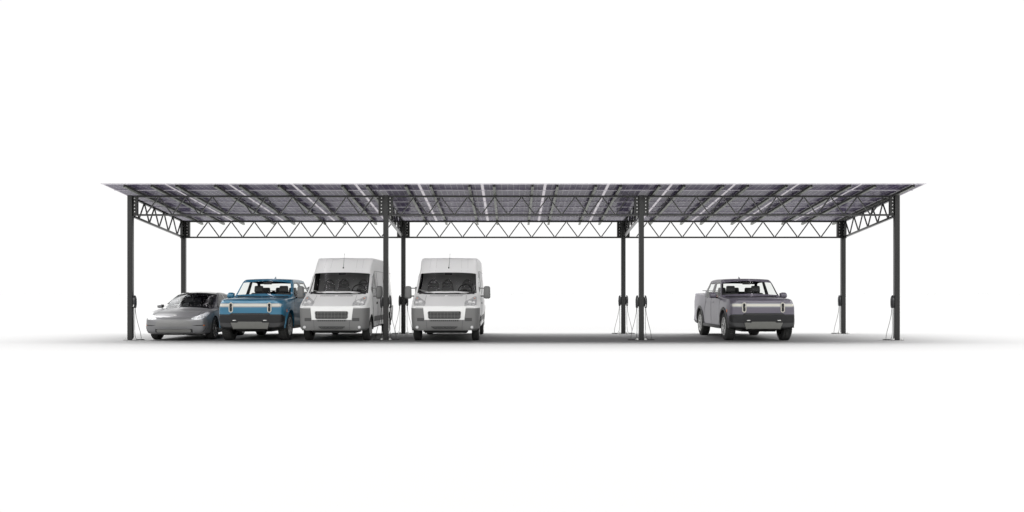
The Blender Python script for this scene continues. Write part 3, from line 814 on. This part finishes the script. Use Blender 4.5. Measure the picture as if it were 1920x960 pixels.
    un.add(vs, [(0, 3, 2, 1), (3, 4, 5, 2)]); un.bar((-.14, -.79, .355), (-.10, -.60, .28), .012, .012); un.bar((.14, -.79, .355), (.10, -.60, .28), .012, .012)
    un.box(-.5, .5, -.3, 3.9, .27, .33); un.build('underbody', BLACKP, root)
    ax = MB(); ax.tube([(-.75, wb, .42), (.75, wb, .42)], .045, 10); ax.tube([(-.75, 0, .42), (.75, 0, .42)], .045, 10); ax.build('axle', BLACKP, root, 50)
    # arch cladding
    for (ay, az, ar) in sh.arches:
        for sd in (-1, 1):
            m = MB(); n = 26; A = []
            for k in range(n + 1):
                a = math.radians(-5 + 190 * k / n)
                for (r, o_) in ((ar - .012, .022), (ar + .055, .022), (ar + .07, .0)):
                    y = ay + r * math.cos(a); z = max(az + r * math.sin(a), .30)
                    x = sh.side(y, max(z, .45), sd) if z < 1.25 else sd * .99
                    A.append((x + sd * o_, y, z))
                A.append((A[-3][0] - sd * .10, A[-3][1], A[-3][2]))
            fs = []
            for k in range(n):
                b = 4 * k
                fs += [(b, b + 1, b + 5, b + 4), (b + 1, b + 2, b + 6, b + 5), (b + 3, b, b + 4, b + 7)]
            m.add(A, fs); fixn(m.build('wheel_arch_trim', low if paint is BLUE else DARKGREY, root, 40))
    # rocker and step
    for sd in (-1, 1):
        m = MB(); x0, x1 = sorted((sd * .90, sd * .985)); m.rbox((sd * .95, wb / 2, .385), (.10, 2.35, .10), .02, 2); m.build('side_step', DARKGREY if paint is not BLUE else SKID, root, 40)
        # wing mirror on a short stalk
        m = MB(); m.rbox((sd * 1.105, .93, 1.36), (.245, .15, .175), .065, 3, taper=.84); m.bar((sd * .90, 1.0, 1.27), (sd * 1.05, .95, 1.30), .07, .035)
        mi = m.build('wing_mirror', paint, root, 60)
        m = MB(); m.rbox((sd * 1.105, .995, 1.36), (.21, .03, .14), .03, 2); m.build('mirror_glass', BLACKG, mi, 40)
        for y0 in (1.55, 2.62):
            m = MB(); m.rbox((sh.side(y0, 1.14, sd) + sd * .006, y0, 1.14), (.02, .17, .026), .008, 2); m.build('door_handle', paint, root, 40)
        for pts in ([(.62, 1.24), (.62, .62), (.75, .45)], [(1.82, 1.26), (1.82, .46)], [(2.62, 1.28), (2.70, .98), (2.85, .75)]):
            line(sh, pts, 'side', .005, 'door_seam', BLACKP, root, sd)
    m = MB(); m.rbox((.0, .0, 0), (.02, .10, .05), .008, 1)
    # hood seam and emblem
    for sx in (-1, 1):
        line(sh, [(sx * .72, -.70), (sx * .70, .38)], 'top', .005, 'hood_seam', BLACKP, root)
        m = MB()
        m.add([(sx * .30, -.35, sh.top(.30, -.35) + .004), (sx * .52, -.35, sh.top(.52, -.35) + .004), (sx * .44, .30, sh.top(.44, .30) + .012), (sx * .34, .30, sh.top(.34, .30) + .012)], [(0, 1, 2, 3)])
        fixn(m.build('hood_crease', paint, root))
    e = MB(); z = sh.top(0, -.74)
    e.add([(-.035, -.76, z + .006), (0, -.80, z + .004), (.035, -.76, z + .006), (0, -.72, z + .007)], [(0, 1, 2, 3)]); fixn(e.build('hood_emblem', RIMSIL, root))
    # roof antenna fin
    f = MB(); zt = 1.885
    f.add([(-.02, 1.95, zt), (.02, 1.95, zt), (.012, 2.15, zt), (-.012, 2.15, zt), (0, 2.10, zt + .085), (0, 2.14, zt + .085)], [(0, 1, 4), (1, 2, 5, 4), (2, 3, 5), (3, 0, 4, 5), (3, 2, 1, 0)])
    fixn(f.build('roof_antenna', paint, root))
    # cabin
    d = MB(); d.rbox((0, .76, 1.235), (1.62, .42, .20), .05, 3); d.rbox((.40, .82, 1.29), (.46, .24, .10), .04, 3); d.rbox((0, .88, 1.30), (.40, .04, .18), .015, 2)
    d.build('dashboard', BLACKP, root, 50)
    fl = MB(); fl.box(-.85, .85, .5, 3.0, .50, .55); fl.box(-.85, .85, 2.93, 2.97, .5, 1.26); fl.build('cabin_floor', BLACKP, root)
    for x in (-.40, .40):
        seat(root, x, 1.42, .84, .56, SEAT, .60)
    for x in (-.44, .0, .44): seat(root, x, 2.45, .85, .50, SEAT, .54)
    steering(root, .40, 1.06, 1.19, .18)
    m = MB(); m.rbox((0, 1.13, 1.735), (.26, .03, .07), .015, 2); m.bar((0, 1.15, 1.77), (0, 1.18, 1.86), .03, .02); m.build('rear_view_mirror', BLACKP, root, 40)
    for sx in (-1, 1):
        m = MB(); m.rbox((sx * .825, 1.95, 1.52), (.045, .13, .56), .01, 1, mtx=Matrix.Rotation(-sx * .27, 4, 'Y')); m.build('pillar_lining', BLACKP, root, 40)
    m = MB()
    for sx in (-1, 1): m.tube([(sx * .80, 1.80, 1.15), (sx * .775, 1.79, 1.35)], .012, 6)
    m.build('seat_belt', RED, root)
    for k, x in ((-1, -.35), (1, .35)):
        line(sh, [(x - .35, .52), (x, .56), (x + .32, .50)], 'top', .008, 'wiper', BLACKP, root)
    # rear rack bar above the bed
    m = MB(); m.rbox((-.17, 4.1, 1.515), (1.15, .22, .018), .006, 1); m.rbox((-.60, 4.1, 1.462), (.10, .05, .10), .01, 1); m.rbox((.2, 4.1, 1.462), (.10, .05, .10), .01, 1); m.build('bed_rack', BLACKP, root)
    m = MB(); m.rbox((0, L - oh + .02, 1.12), (1.5, .03, .06), .01, 1); m.build('tail_light', RED, root)
    for sx in (-1, 1):
        m = MB(); y = -.44; m.tube([(sh.side(y, z, sx) + sx * .002, y + .05 * (z - .8), z) for z in (.86, .90, .94)], .011, 6); m.build('side_marker', AMBER, root)
    wheels(root, .425, .285, .265, 'truck', wb, .845)
    return root
make_pickup(BLUE, (-7.77, 0.12, 0), 'bright blue double-cab pickup between the silver sedan and a white van', BLUE)
make_pickup(MAUVE, (7.36, 0.10, 0), 'grey-violet double-cab pickup standing alone in the right-hand bay', BLACKP)

# ------------------------------------------------------------------ vans
def make_van(loc, label):
    root = empty('delivery_van', loc, label, 'van')
    L, oh, wb = 5.99, 0.95, 4.035
    rows = [
     [(0, 0, .34), (.4, 0, .30), (5.99, 0, .36)],
     [(0, .88, .335), (.5, .93, .32), (1.5, .93, .34), (5.99, .92, .42)],
     [(0, .985, .46), (.5, .995, .48), (5.99, .985, .52)],
     [(0, 1.0, .72), (.5, 1.015, .74), (5.99, 1.0, .74)],
     [(0, 1.0, .985), (.5, 1.018, .995), (.7, 1.02, 1.0), (5.99, 1.01, 1.02)],                                                             # 4 bumper top
     [(0, .975, 1.02), (.25, .985, 1.08), (.9, 1.005, 1.30), (1.2, 1.01, 1.37), (5.99, 1.0, 1.38)],                                        # 5 belt
     [(0, .955, 1.03), (.25, .965, 1.10), (.85, .975, 1.34), (1.1, .965, 1.46), (1.75, .925, 1.99), (2.1, .92, 2.06), (3.0, .935, 2.06), (5.99, .925, 2.06)],    # 6 side window top
     [(0, .93, 1.035), (.25, .94, 1.11), (.85, .94, 1.36), (1.05, .925, 1.46), (1.70, .885, 2.04), (2.25, .90, 2.445), (2.6, .905, 2.46), (5.8, .90, 2.46), (5.99, .86, 2.38)],  # 7 pillar
     [(0, .90, 1.04), (.25, .91, 1.12), (.85, .905, 1.375), (1.0, .895, 1.44), (1.66, .855, 2.05), (2.22, .87, 2.512), (2.6, .875, 2.525), (5.8, .87, 2.525), (5.99, .78, 2.45)],
     [(0, .86, 1.045), (.25, .86, 1.13), (.85, .865, 1.385), (.97, .86, 1.425), (1.64, .825, 2.055), (2.20, .81, 2.526), (2.6, .80, 2.54), (5.8, .80, 2.54), (5.99, .70, 2.48)],
     [(0, .45, 1.05), (.25, .45, 1.15), (.80, .45, 1.39), (.90, .45, 1.42), (1.625, .43, 2.066), (2.18, .40, 2.53), (2.6, .38, 2.545), (5.8, .38, 2.545), (5.99, .38, 2.50)],
     [(0, 0, 1.05), (.25, 0, 1.155), (.78, 0, 1.395), (.88, 0, 1.42), (1.62, 0, 2.068), (2.16, 0, 2.54), (2.6, 0, 2.55), (5.8, 0, 2.55), (5.99, 0, 2.50)]]
    rows = crisp(rows)
    subs = [-2, 2, 2, 3, 2, -4, 2, 1, 1, 3, 3]
    st = stations_of([0, .04, .09, .16, .28, .56, .86, .96, 1.20, 1.62, 1.74, 2.02, 2.6, 5.8, 5.92, 5.97, 5.99], 0.06)
    def cls(seg, s, x, z, sd):
        if seg in (9, 10) and .96 < s < 1.62: return 'windshield'
        if seg == 8 and .96 < s < 1.62: return 'seal%d' % sd
        if seg == 5 and 1.20 < s < 2.02: return 'sw%d' % sd
        if seg in (-1, 0, 1, 2, 3) and s < .56 and z < .995: return 'bumper'
        if seg == -2 and z < .9: return 'rear_bumper'
        return 'body'
    fr = [(0, .86), (.04, .91), (.10, .95), (.22, .985), (.40, 1.0)]; rr_ = [(0, .96), (.05, .99), (.12, 1.0)]
    sh = Shell(rows, subs, st, L, oh, fr, rr_, .10, cls, [(0, .36, .43), (wb, .36, .43)])
    sh.part('body', 'body', VANWHITE, root, 32); sh.part('bumper', 'front_bumper', VANGREY, root, 32); sh.part('rear_bumper', 'rear_bumper', VANGREY, root)
    sh.part('windshield', 'windshield', GLASSV, root); [sh.part('seal%d' % q, 'windshield_seal', BLACKP, root) for q in (0, 1)]
    for sd in (0, 1): sh.part('sw%d' % sd, 'side_window', GLASSV, root)
    sl = MB(); pts = [(x, sh.top(x, s - oh) if False else 0, 0) for x, s in ()]
    arch_liner(sh, root, .52, 1.0)
    q = MB(); q.box(-.86, .86, .03, .06, 1.40, 1.42); 
    # white nose running down between the bumper halves, grille inside it
    nose = patch(sh, 'front', -.625, .625, 1.03, .645, .010, 'hood_nose', VANWHITE, root, 30, 8, thick=.03, taper=.07)
    gp = patch(sh, 'front', -.475, .475, [(-.475, .86), (-.45, .885), (.45, .885), (.475, .86)], [(-.475, .71), (-.435, .675), (.435, .675), (.475, .71)], .018, 'grille', BLACKP, root, 24, 3, thick=.02)
    gb = MB()
    for z in (.70, .74, .78, .82, .86):
        xs = [-.46 + .92 * k / 20 for k in range(21)]
        if z in (.70, .86): xs = [x * .95 for x in xs]
        gb.tube([(x, sh.front(x, z) - .022, z) for x in xs], .0075, 5)
    for k in range(9):
        x = -.40 + k * .10; gb.bar((x, sh.front(x, .69) - .020, .685), (x, sh.front(x, .87) - .020, .875), .006, .006)
    xs = [-.46 + .92 * k / 20 for k in range(21)]
    loop = [(x, .888) for x in xs] + [(.478, .86), (.455, .70)] + [(x * .93, .672) for x in xs[::-1]] + [(-.455, .70), (-.478, .86)]
    gb.tube([(x, sh.front(x, z) - .02, z) for x, z in loop], .011, 6, closed=True)
    gb.build('grille_bars', VANGREY, gp, 50)
    lp = patch(sh, 'front', -.43, .43, .645, .605, .008, 'lower_slot', BLACKP, root, 18, 1, thick=.012)
    lb = MB()
    for k in range(15): x = -.41 + k * .0586; lb.box(x - .006, x + .006, sh.front(x, .62) - .013, sh.front(x, .62) - .0085, .606, .644)
    lb.build('slot_bars', VANGREY, lp)
    mp = patch(sh, 'front', -.385, .385, [(-.385, .452), (.385, .452)], [(-.385, .44), (-.30, .378), (.30, .378), (.385, .44)], .008, 'lower_mesh', BLACKP, root, 20, 2, thick=.012)
    lb = MB()
    for k in range(18):
        for sg in (-1, 1):
            x = -.34 + k * .04; z0, z1 = (.385, .448)
            lb.bar((x - sg * .022, sh.front(x, .41) - .014, z0), (x + sg * .022, sh.front(x, .41) - .014, z1), .006, .006, up=(0, 1, 0))
    lb.build('mesh_bars', VANGREY, mp)
    for sx in (-1, 1):
        a, b = sorted((sx * .60, sx * .80))
        rc = patch(sh, 'front', a, b, .70, .605, .004, 'bumper_recess', RECESS_SHADE, root, 6, 3, thick=.01)
        f = MB(); fy = sh.front(sx * .80, .425)
        f.cyl((sx * .80, fy - .004, .43), .058, .03, 'y', 24); fo = f.build('fog_light', VANGREY, root, 40)
        f = MB(); f.cyl((sx * .80, fy - .020, .43), .040, .02, 'y', 24); f.build('fog_lens', REFL, fo, 40)
        a, b = sorted((sx * .575, sx * .925)); 
        ht = [(.575, 1.165), (.62, 1.20), (.75, 1.27), (.85, 1.335), (.895, 1.34), (.925, 1.27)]; hb = [(.575, 1.06), (.80, 1.055), (.88, 1.06), (.925, 1.09)]
        mir = lambda tab: sorted([(sx * u, z) for u, z in tab])
        hl = patch(sh, 'front', a, b, mir(ht), mir(hb), .010, 'headlight', HEADGREY, root, 18, 8, thick=.03)
        for (hx, hz, hr) in ((.73, 1.15, .062), (.84, 1.14, .045)):
            f = MB(); f.cyl((sx * hx, sh.front(sx * hx, hz) - .010, hz), hr, .02, 'y', 20, r2=hr * .8); f.build('lamp_reflector', REFL, hl, 40)
        patch(sh, 'front', *sorted((sx * .84, sx * .88)), 1.29, 1.262, .014, 'indicator', PALEAMBER, root, 4, 2, thick=.01)
        # side rubbing strip, door seams, mirror on two arms
        patch(sh, 'side', .55, 3.5, .72, .56, .010, 'side_moulding', VANGREY, root, 30, 3, sd=sx, thick=.02)
        patch(sh, 'side', 4.52, 5.0, 1.0, .45, .008, 'rear_corner_bumper', VANGREY, root, 8, 5, sd=sx, thick=.02)
        m = MB(); m.rbox((sx * .88, L - oh + .03, 1.45), (.10, .05, .55), .02, 2); m.build('tail_light', RED, root, 40)
        for pts in ([(.18, 1.30), (.28, .80), (.45, .55), (.50, .40)], [(1.15, 2.10), (1.22, 1.4), (1.20, .40)], [(1.45, 2.10), (1.45, .40)], [(2.75, 2.10), (2.75, .40)]):
            line(sh, pts, 'side', .006, 'door_seam', BLACKP, root, sx)
        line(sh, [(.62, 1.90), (1.15, 2.12), (4.95, 2.12)], 'side', .007, 'gutter_seam', VANGREY, root, sx, 20)
        m = MB(); m.rbox((sh.side(1.0, 1.12, sx) + sx * .008, 1.02, 1.12), (.03, .16, .07), .012, 2); m.build('door_handle', BLACKP, root, 40)
        m = MB(); m.rbox((sx * 1.205, .28, 1.45), (.215, .15, .385), .06, 3, taper=.9); mo = m.build('wing_mirror', VANGREY, root, 60)
        m = MB(); m.bar((sx * .96, .30, 1.575), (sx * 1.12, .28, 1.575), .05, .032); m.bar((sx * .98, .30, 1.335), (sx * 1.12, .28, 1.335), .06, .045); m.rbox((sx * .975, .33, 1.45), (.03, .16, .34), .01, 1); m.build('mirror_arm', VANGREY, mo, 40)
        m = MB(); m.rbox((sx * 1.205, .352, 1.45), (.17, .01, .33), .003, 1); m.build('mirror_glass', BLACKG, mo)
        # hood side seam
        line(sh, [(sx * .60, 1.36), (sx * .605, 1.22), (sx * .62, 1.0)], 'front', .0045, 'hood_seam', VANGREY, root)
        line(sh, [(sx * .53, .655), (sx * .51, .36)], 'front', .0035, 'bumper_seam', BLACKP, root)
        # air vents below the windscreen
        m = MB()
        for k in range(14):
            x = sx * (.06 + k * .032); z = 1.345; m.bar((x - .010, sh.front(x, z - .012) - .002, z - .012), (x + .010, sh.front(x, z + .012) - .002, z + .012), .008, .008)
        m.build('hood_vent', BLACKP, root)
        # ribs pressed in the high roof front
        patch(sh, 'front', *sorted((sx * .26, sx * .70)), 2.20, 2.14, .006, 'roof_rib', VANWHITE, root, 12, 3, thick=.012)
        for x in (.40, .60): line(sh, [(sx * x, 2.10), (sx * x * .97, 2.50)], 'front', .003, 'roof_seam', SEAMG, root)
    line(sh, [(-.86, 1.00), (-.60, 1.005), (0, 1.01), (.60, 1.005), (.86, 1.00)], 'front', .004, 'bumper_seam', VANGREY, root)
    # wipers, cowl, antenna, sensor
    cw = patch(sh, 'front', -.84, .84, [(-.84, 1.475), (-.6, 1.44), (0, 1.43), (.6, 1.44), (.84, 1.475)], [(-.84, 1.42), (-.6, 1.39), (0, 1.385), (.6, 1.39), (.84, 1.42)], .006, 'cowl', BLACKP, root, 26, 2, thick=.02)
    for pts in ([(-.36, 1.42), (-.52, 1.45), (-.84, 1.53)], [(.62, 1.40), (.30, 1.45), (-.18, 1.485)]):
        m = MB(); q = []
        for a, b in zip(pts[:-1], pts[1:]):
            for k in range(8): q.append((a[0] + (b[0] - a[0]) * k / 8, a[1] + (b[1] - a[1]) * k / 8))
        q.append(pts[-1]); m.tube([(x, sh.front(x, z) - .022, z) for x, z in q], .008, 6); m.build('wiper', RIMSIL, root, 60)
    m = MB(); y0 = sh.front(.0, 2.22); m.rbox((.0, y0 - .01, 2.22), (.035, .05, .05), .01, 2); m.tube([(.0, y0 - .01, 2.23), (.03, y0 - .06, 2.45), (.04, y0 - .03, 2.66)], .005, 5); m.build('roof_antenna', BLACKP, root, 50)
    m = MB(); m.rbox((0, .66, 2.02), (.22, .04, .05), .012, 2); m.build('rear_view_mirror', BLACKP, root, 40)
    # cabin
    b = MB(); b.add([(-.93, 1.45, .4), (.93, 1.45, .4), (.93, 1.45, 1.35), (.86, 1.45, 1.98), (.80, 1.45, 2.38), (-.80, 1.45, 2.38), (-.86, 1.45, 1.98), (-.93, 1.45, 1.35)], [tuple(range(8))]); b.build('bulkhead', mat('bulkhead_grey', (.30, .30, .30), .7), root)
    d = MB(); d.rbox((0, .22, 1.30), (1.75, .62, .24), .06, 3); d.rbox((.46, .36, 1.42), (.44, .22, .12), .05, 3); d.rbox((0, .42, 1.28), (.5, .16, .34), .04, 2); d.build('dashboard', BLACKP, root, 50)
    f = MB(); f.box(-.95, .95, .1, 1.45, .62, .66); f.build('cabin_floor', BLACKP, root)
    for x in (-.52, -.07, .56): seat(root, x, 1.15, 1.02, .43 if x < 0 else .50, SEATG, .58, True)
    steering(root, .52, .62, 1.50, .21)
    u = MB(); u.box(-.62, .62, -.55, .5, .24, .30); u.box(-.55, .55, .5, 4.4, .30, .36); u.box(-.66, .66, -.56, -.50, .27, .34); u.build('underbody', BLACKP, root)
    m = MB(); m.rbox((0, -.957 - .10, .52), (.001, .001, .001), .0001, 1)
    wheels(root, .345, .225, .205, 'van', wb, .875)
    return root
make_van((-5.31, 0.05, 0), 'white high-roof van beside the blue pickup, partly behind a front post')
make_van((-2.02, 0.05, 0), 'white high-roof van standing alone at the left of the middle bay')

# ------------------------------------------------------------------ sedan
def make_sedan(loc, label):
    root = empty('parked_sedan', loc, label, 'sedan')
    L, oh, wb = 4.69, 0.85, 2.875
    rows = [
     [(0, 0, .20), (.3, 0, .17), (4.3, 0, .20), (4.69, 0, .34)],
     [(0, .74, .215), (.3, .80, .18), (4.3, .80, .20), (4.69, .74, .36)],
     [(0, .90, .27), (.5, .905, .27), (4.69, .87, .42)],
     [(0, .93, .44), (.6, .925, .46), (1.8, .905, .47), (3.2, .91, .50), (4.0, .925, .52), (4.69, .90, .58)],
     [(0, .92, .60), (.45, .915, .66), (.85, .92, .74), (1.8, .90, .76), (3.2, .905, .80), (4.0, .92, .82), (4.69, .88, .82)],
     [(0, .84, .665), (.25, .84, .735), (.5, .86, .795), (.85, .885, .865), (1.3, .885, .885), (2.0, .87, .91), (3.3, .865, .95), (3.9, .86, .97), (4.69, .82, 1.0)],     # 5 belt
     [(0, .80, .68), (.25, .80, .755), (.5, .81, .82), (.85, .83, .885), (1.2, .83, .915), (1.5, .77, 1.06), (2.0, .66, 1.28), (2.4, .61, 1.345), (2.9, .61, 1.33), (3.4, .66, 1.22), (3.9, .75, 1.04), (4.69, .76, 1.03)],
     [(0, .74, .69), (.25, .75, .77), (.5, .76, .835), (.85, .775, .895), (1.15, .775, .93), (1.45, .72, 1.08), (2.0, .61, 1.325), (2.4, .565, 1.385), (2.9, .57, 1.37), (3.4, .62, 1.25), (3.9, .70, 1.06), (4.69, .70, 1.045)],
     [(0, .68, .70), (.25, .69, .78), (.5, .70, .84), (.85, .70, .885), (1.13, .70, .91), (1.42, .665, 1.09), (1.98, .555, 1.35), (2.4, .51, 1.405), (2.9, .52, 1.39), (3.4, .56, 1.27), (3.9, .64, 1.08), (4.69, .64, 1.055)],
     [(0, .36, .715), (.25, .36, .80), (.5, .37, .855), (.85, .37, .90), (1.08, .37, .92), (1.36, .37, 1.11), (1.92, .30, 1.385), (2.4, .28, 1.435), (2.9, .28, 1.42), (3.4, .30, 1.31), (3.9, .34, 1.11), (4.69, .34, 1.07)],
     [(0, 0, .72), (.25, 0, .805), (.5, 0, .86), (.85, 0, .905), (1.06, 0, .925), (1.34, 0, 1.115), (1.90, 0, 1.395), (2.4, 0, 1.445), (2.9, 0, 1.43), (3.4, 0, 1.32), (3.9, 0, 1.12), (4.69, 0, 1.075)]]
    subs = [-2, 2, 3, 3, 3, -4, 1, 1, 3, 3]
    st = stations_of([0, .02, .05, .09, .15, .24, .45, 1.14, 1.36, 1.90, 1.99, 2.42, 2.52, 3.02, 3.14, 3.45, 3.88, 4.1, 4.5, 4.62, 4.69], 0.05)
    def cls(seg, s, x, z, sd):
        if seg in (8, 9):
            if 1.14 < s < 1.93: return 'windshield'
            if 1.99 < s < 3.88: return 'roof'
        if seg == 7 and 1.14 < s < 1.99: return 'pillar%d' % sd
        if seg == 5:
            if 1.36 < s < 2.42: return 'sw%d0' % sd
            if 2.52 < s < 3.45: return 'sw%d1' % sd
        return 'body'
    fr = [(0, .76), (.02, .82), (.05, .875), (.10, .92), (.20, .96), (.35, .985), (.6, 1.0)]; rr_ = [(0, .86), (.06, .95), (.2, 1.0)]
    sh = Shell(rows, subs, st, L, oh, fr, rr_, .14, cls, [(0, .335, .375), (wb, .335, .375)])
    sh.part('body', 'body', SILVER, root, 40); sh.part('windshield', 'windshield', GLASSD, root); [sh.part('pillar%d' % q, 'windshield_pillar', BLACKG, root) for q in (0, 1)]
    sh.part('roof', 'glass_roof', mat('roof_glass', (.10, .10, .10), .06, coat=1.0), root)
    for sd in (0, 1):
        for k in (0, 1): sh.part('sw%d%d' % (sd, k), 'side_window', GLASSD, root)
    arch_liner(sh, root, .52, .9)
    for sx in (-1, 1):
        mir = lambda tab: sorted([(sx * u, z) for u, z in tab])
        hl = patch(sh, 'front', *sorted((sx * .50, sx * .86)), mir([(.50, .645), (.60, .70), (.72, .765), (.80, .825), (.86, .80)]), mir([(.50, .63), (.60, .615), (.75, .62), (.82, .655), (.86, .73)]), .005, 'headlight', HEADGLASS, root, 18, 6, thick=.02)
        for (hx, hz, hr) in ((.66, .665, .026), (.73, .685, .026), (.79, .715, .024)):
            f = MB(); f.cyl((sx * hx, sh.front(sx * hx, hz) - .006, hz), hr, .01, 'y', 16); f.build('lamp_reflector', LAMPCHROME, hl, 40)
        patch(sh, 'front', *sorted((sx * .55, sx * .86)), mir([(.55, .452), (.80, .46), (.86, .462)]), mir([(.55, .445), (.68, .432), (.86, .436)]), .004, 'bumper_slot', BLACKG, root, 14, 2, thick=.01)
        patch(sh, 'front', *sorted((sx * .815, sx * .85)), .458, .438, .007, 'indicator', AMBER, root, 4, 1, thick=.008)
        line(sh, [(sx * .872, .43), (sx * .865, .36), (sx * .84, .30), (sx * .80, .27)], 'front', .009, 'bumper_crease', BLACKG, root)
        line(sh, [(sx * .66, .72), (sx * .64, .78), (sx * .62, .85), (sx * .64, .93)], 'front', .004, 'hood_seam', BLACKP, root)
        for pts in ([(.55, .87), (.55, .50), (.68, .26)], [(1.62, .90), (1.62, .26)]): line(sh, pts, 'side', .005, 'door_seam', BLACKP, root, sx)
        m = MB(); m.rbox((sx * 1.00, .72, .985), (.19, .13, .115), .045, 3, taper=.86); m.bar((sx * .86, .76, .92), (sx * .97, .74, .945), .05, .025); mo = m.build('wing_mirror', SILVER, root, 60)
        m = MB(); m.rbox((sx * .925, .71, .985), (.05, .135, .10), .02, 2); m.build('mirror_inner', BLACKG, mo, 40)
        m = MB(); m.tube([(sh.side(y, z, sx) + sx * .004, y, z) for y, z in [(.52 + (.0 + k * .12), .925 + .006 * k) for k in range(20)]], .006, 5); m.build('window_trim', BLACKG, root, 50)
        for y0 in (1.38, 2.35): 
            m = MB(); m.rbox((sh.side(y0, .80, sx) + sx * .004, y0, .80), (.012, .18, .022), .004, 1); m.build('door_handle', SILVER, root, 40)
    patch(sh, 'front', -.52, .52, [(-.52, .535), (-.40, .60), (-.25, .615), (.25, .615), (.40, .60), (.52, .535)], .415, .003, 'nose_panel', SILVERLOW, root, 30, 5, thick=.012)
    ip = patch(sh, 'front', -.54, .54, .338, .238, .003, 'air_intake', BLACKG, root, 30, 3, thick=.012)
    patch(sh, 'front', -.50, .50, [(-.50, .31), (-.46, .332), (.46, .332), (.50, .31)], [(-.50, .26), (-.46, .243), (.46, .243), (.50, .26)], .007, 'intake_panel', INTAKE, root, 28, 3, thick=.012)
    patch(sh, 'front', -.82, .82, .222, .200, .012, 'lip_spoiler', SILVERLOW, root, 36, 1, thick=.03)
    # nose emblem: a small T shaped mark
    m = MB(); z = .735; y = sh.front(0, z) - .006
    m.add([(-.05, y, z + .012), (.05, y, z + .012), (.045, y, z), (.014, y, z), (.004, y - .004, z - .040), (-.004, y - .004, z - .040), (-.014, y, z), (-.045, y, z)], [(0, 1, 2, 3, 4, 5, 6, 7)])
    n_ = 8; m.add([(v[0], v[1] + .006, v[2]) for v in m.v[:8]], [tuple(range(8))[::-1]]); m.build('nose_emblem', BOLT, root)
    d = MB(); d.rbox((0, .62, .89), (1.36, .42, .14), .04, 3); d.build('dashboard', BLACKP, root, 50)
    m = MB(); m.rbox((.02, .80, 1.02), (.36, .02, .20), .008, 1); m.build('centre_screen', BLACKG, root)
    f = MB(); f.box(-.78, .78, .3, 3.0, .24, .28); f.box(-.7, .7, 2.6, 2.63, .28, .95); f.build('cabin_floor', BLACKP, root)
    for x in (-.37, .37): seat(root, x, 1.38, .50, .50, SEATL if x < 0 else SEATG, .56)
    for x in (-.40, .40): seat(root, x, 2.25, .52, .48, SEATG, .48)
    steering(root, .37, .94, .96, .175)
    m = MB(); m.rbox((0, .86, 1.285), (.22, .03, .055), .012, 2); m.bar((0, .90, 1.30), (0, 1.02, 1.37), .06, .03); m.build('rear_view_mirror', BLACKP, root, 40)
    u = MB(); u.box(-.5, .5, -.55, 3.4, .155, .20); u.box(-.72, .72, -.70, -.50, .16, .20); u.build('underbody', BLACKP, root)
    wheels(root, .335, .235, .245, 'sedan', wb, .815)
    return root
sedan = make_sedan((-10.16, 0.60, 0), 'silver-grey sedan with black wheels, between the corner post and the blue pickup')

sedan.scale = (1.03, 1.0, 1.03)
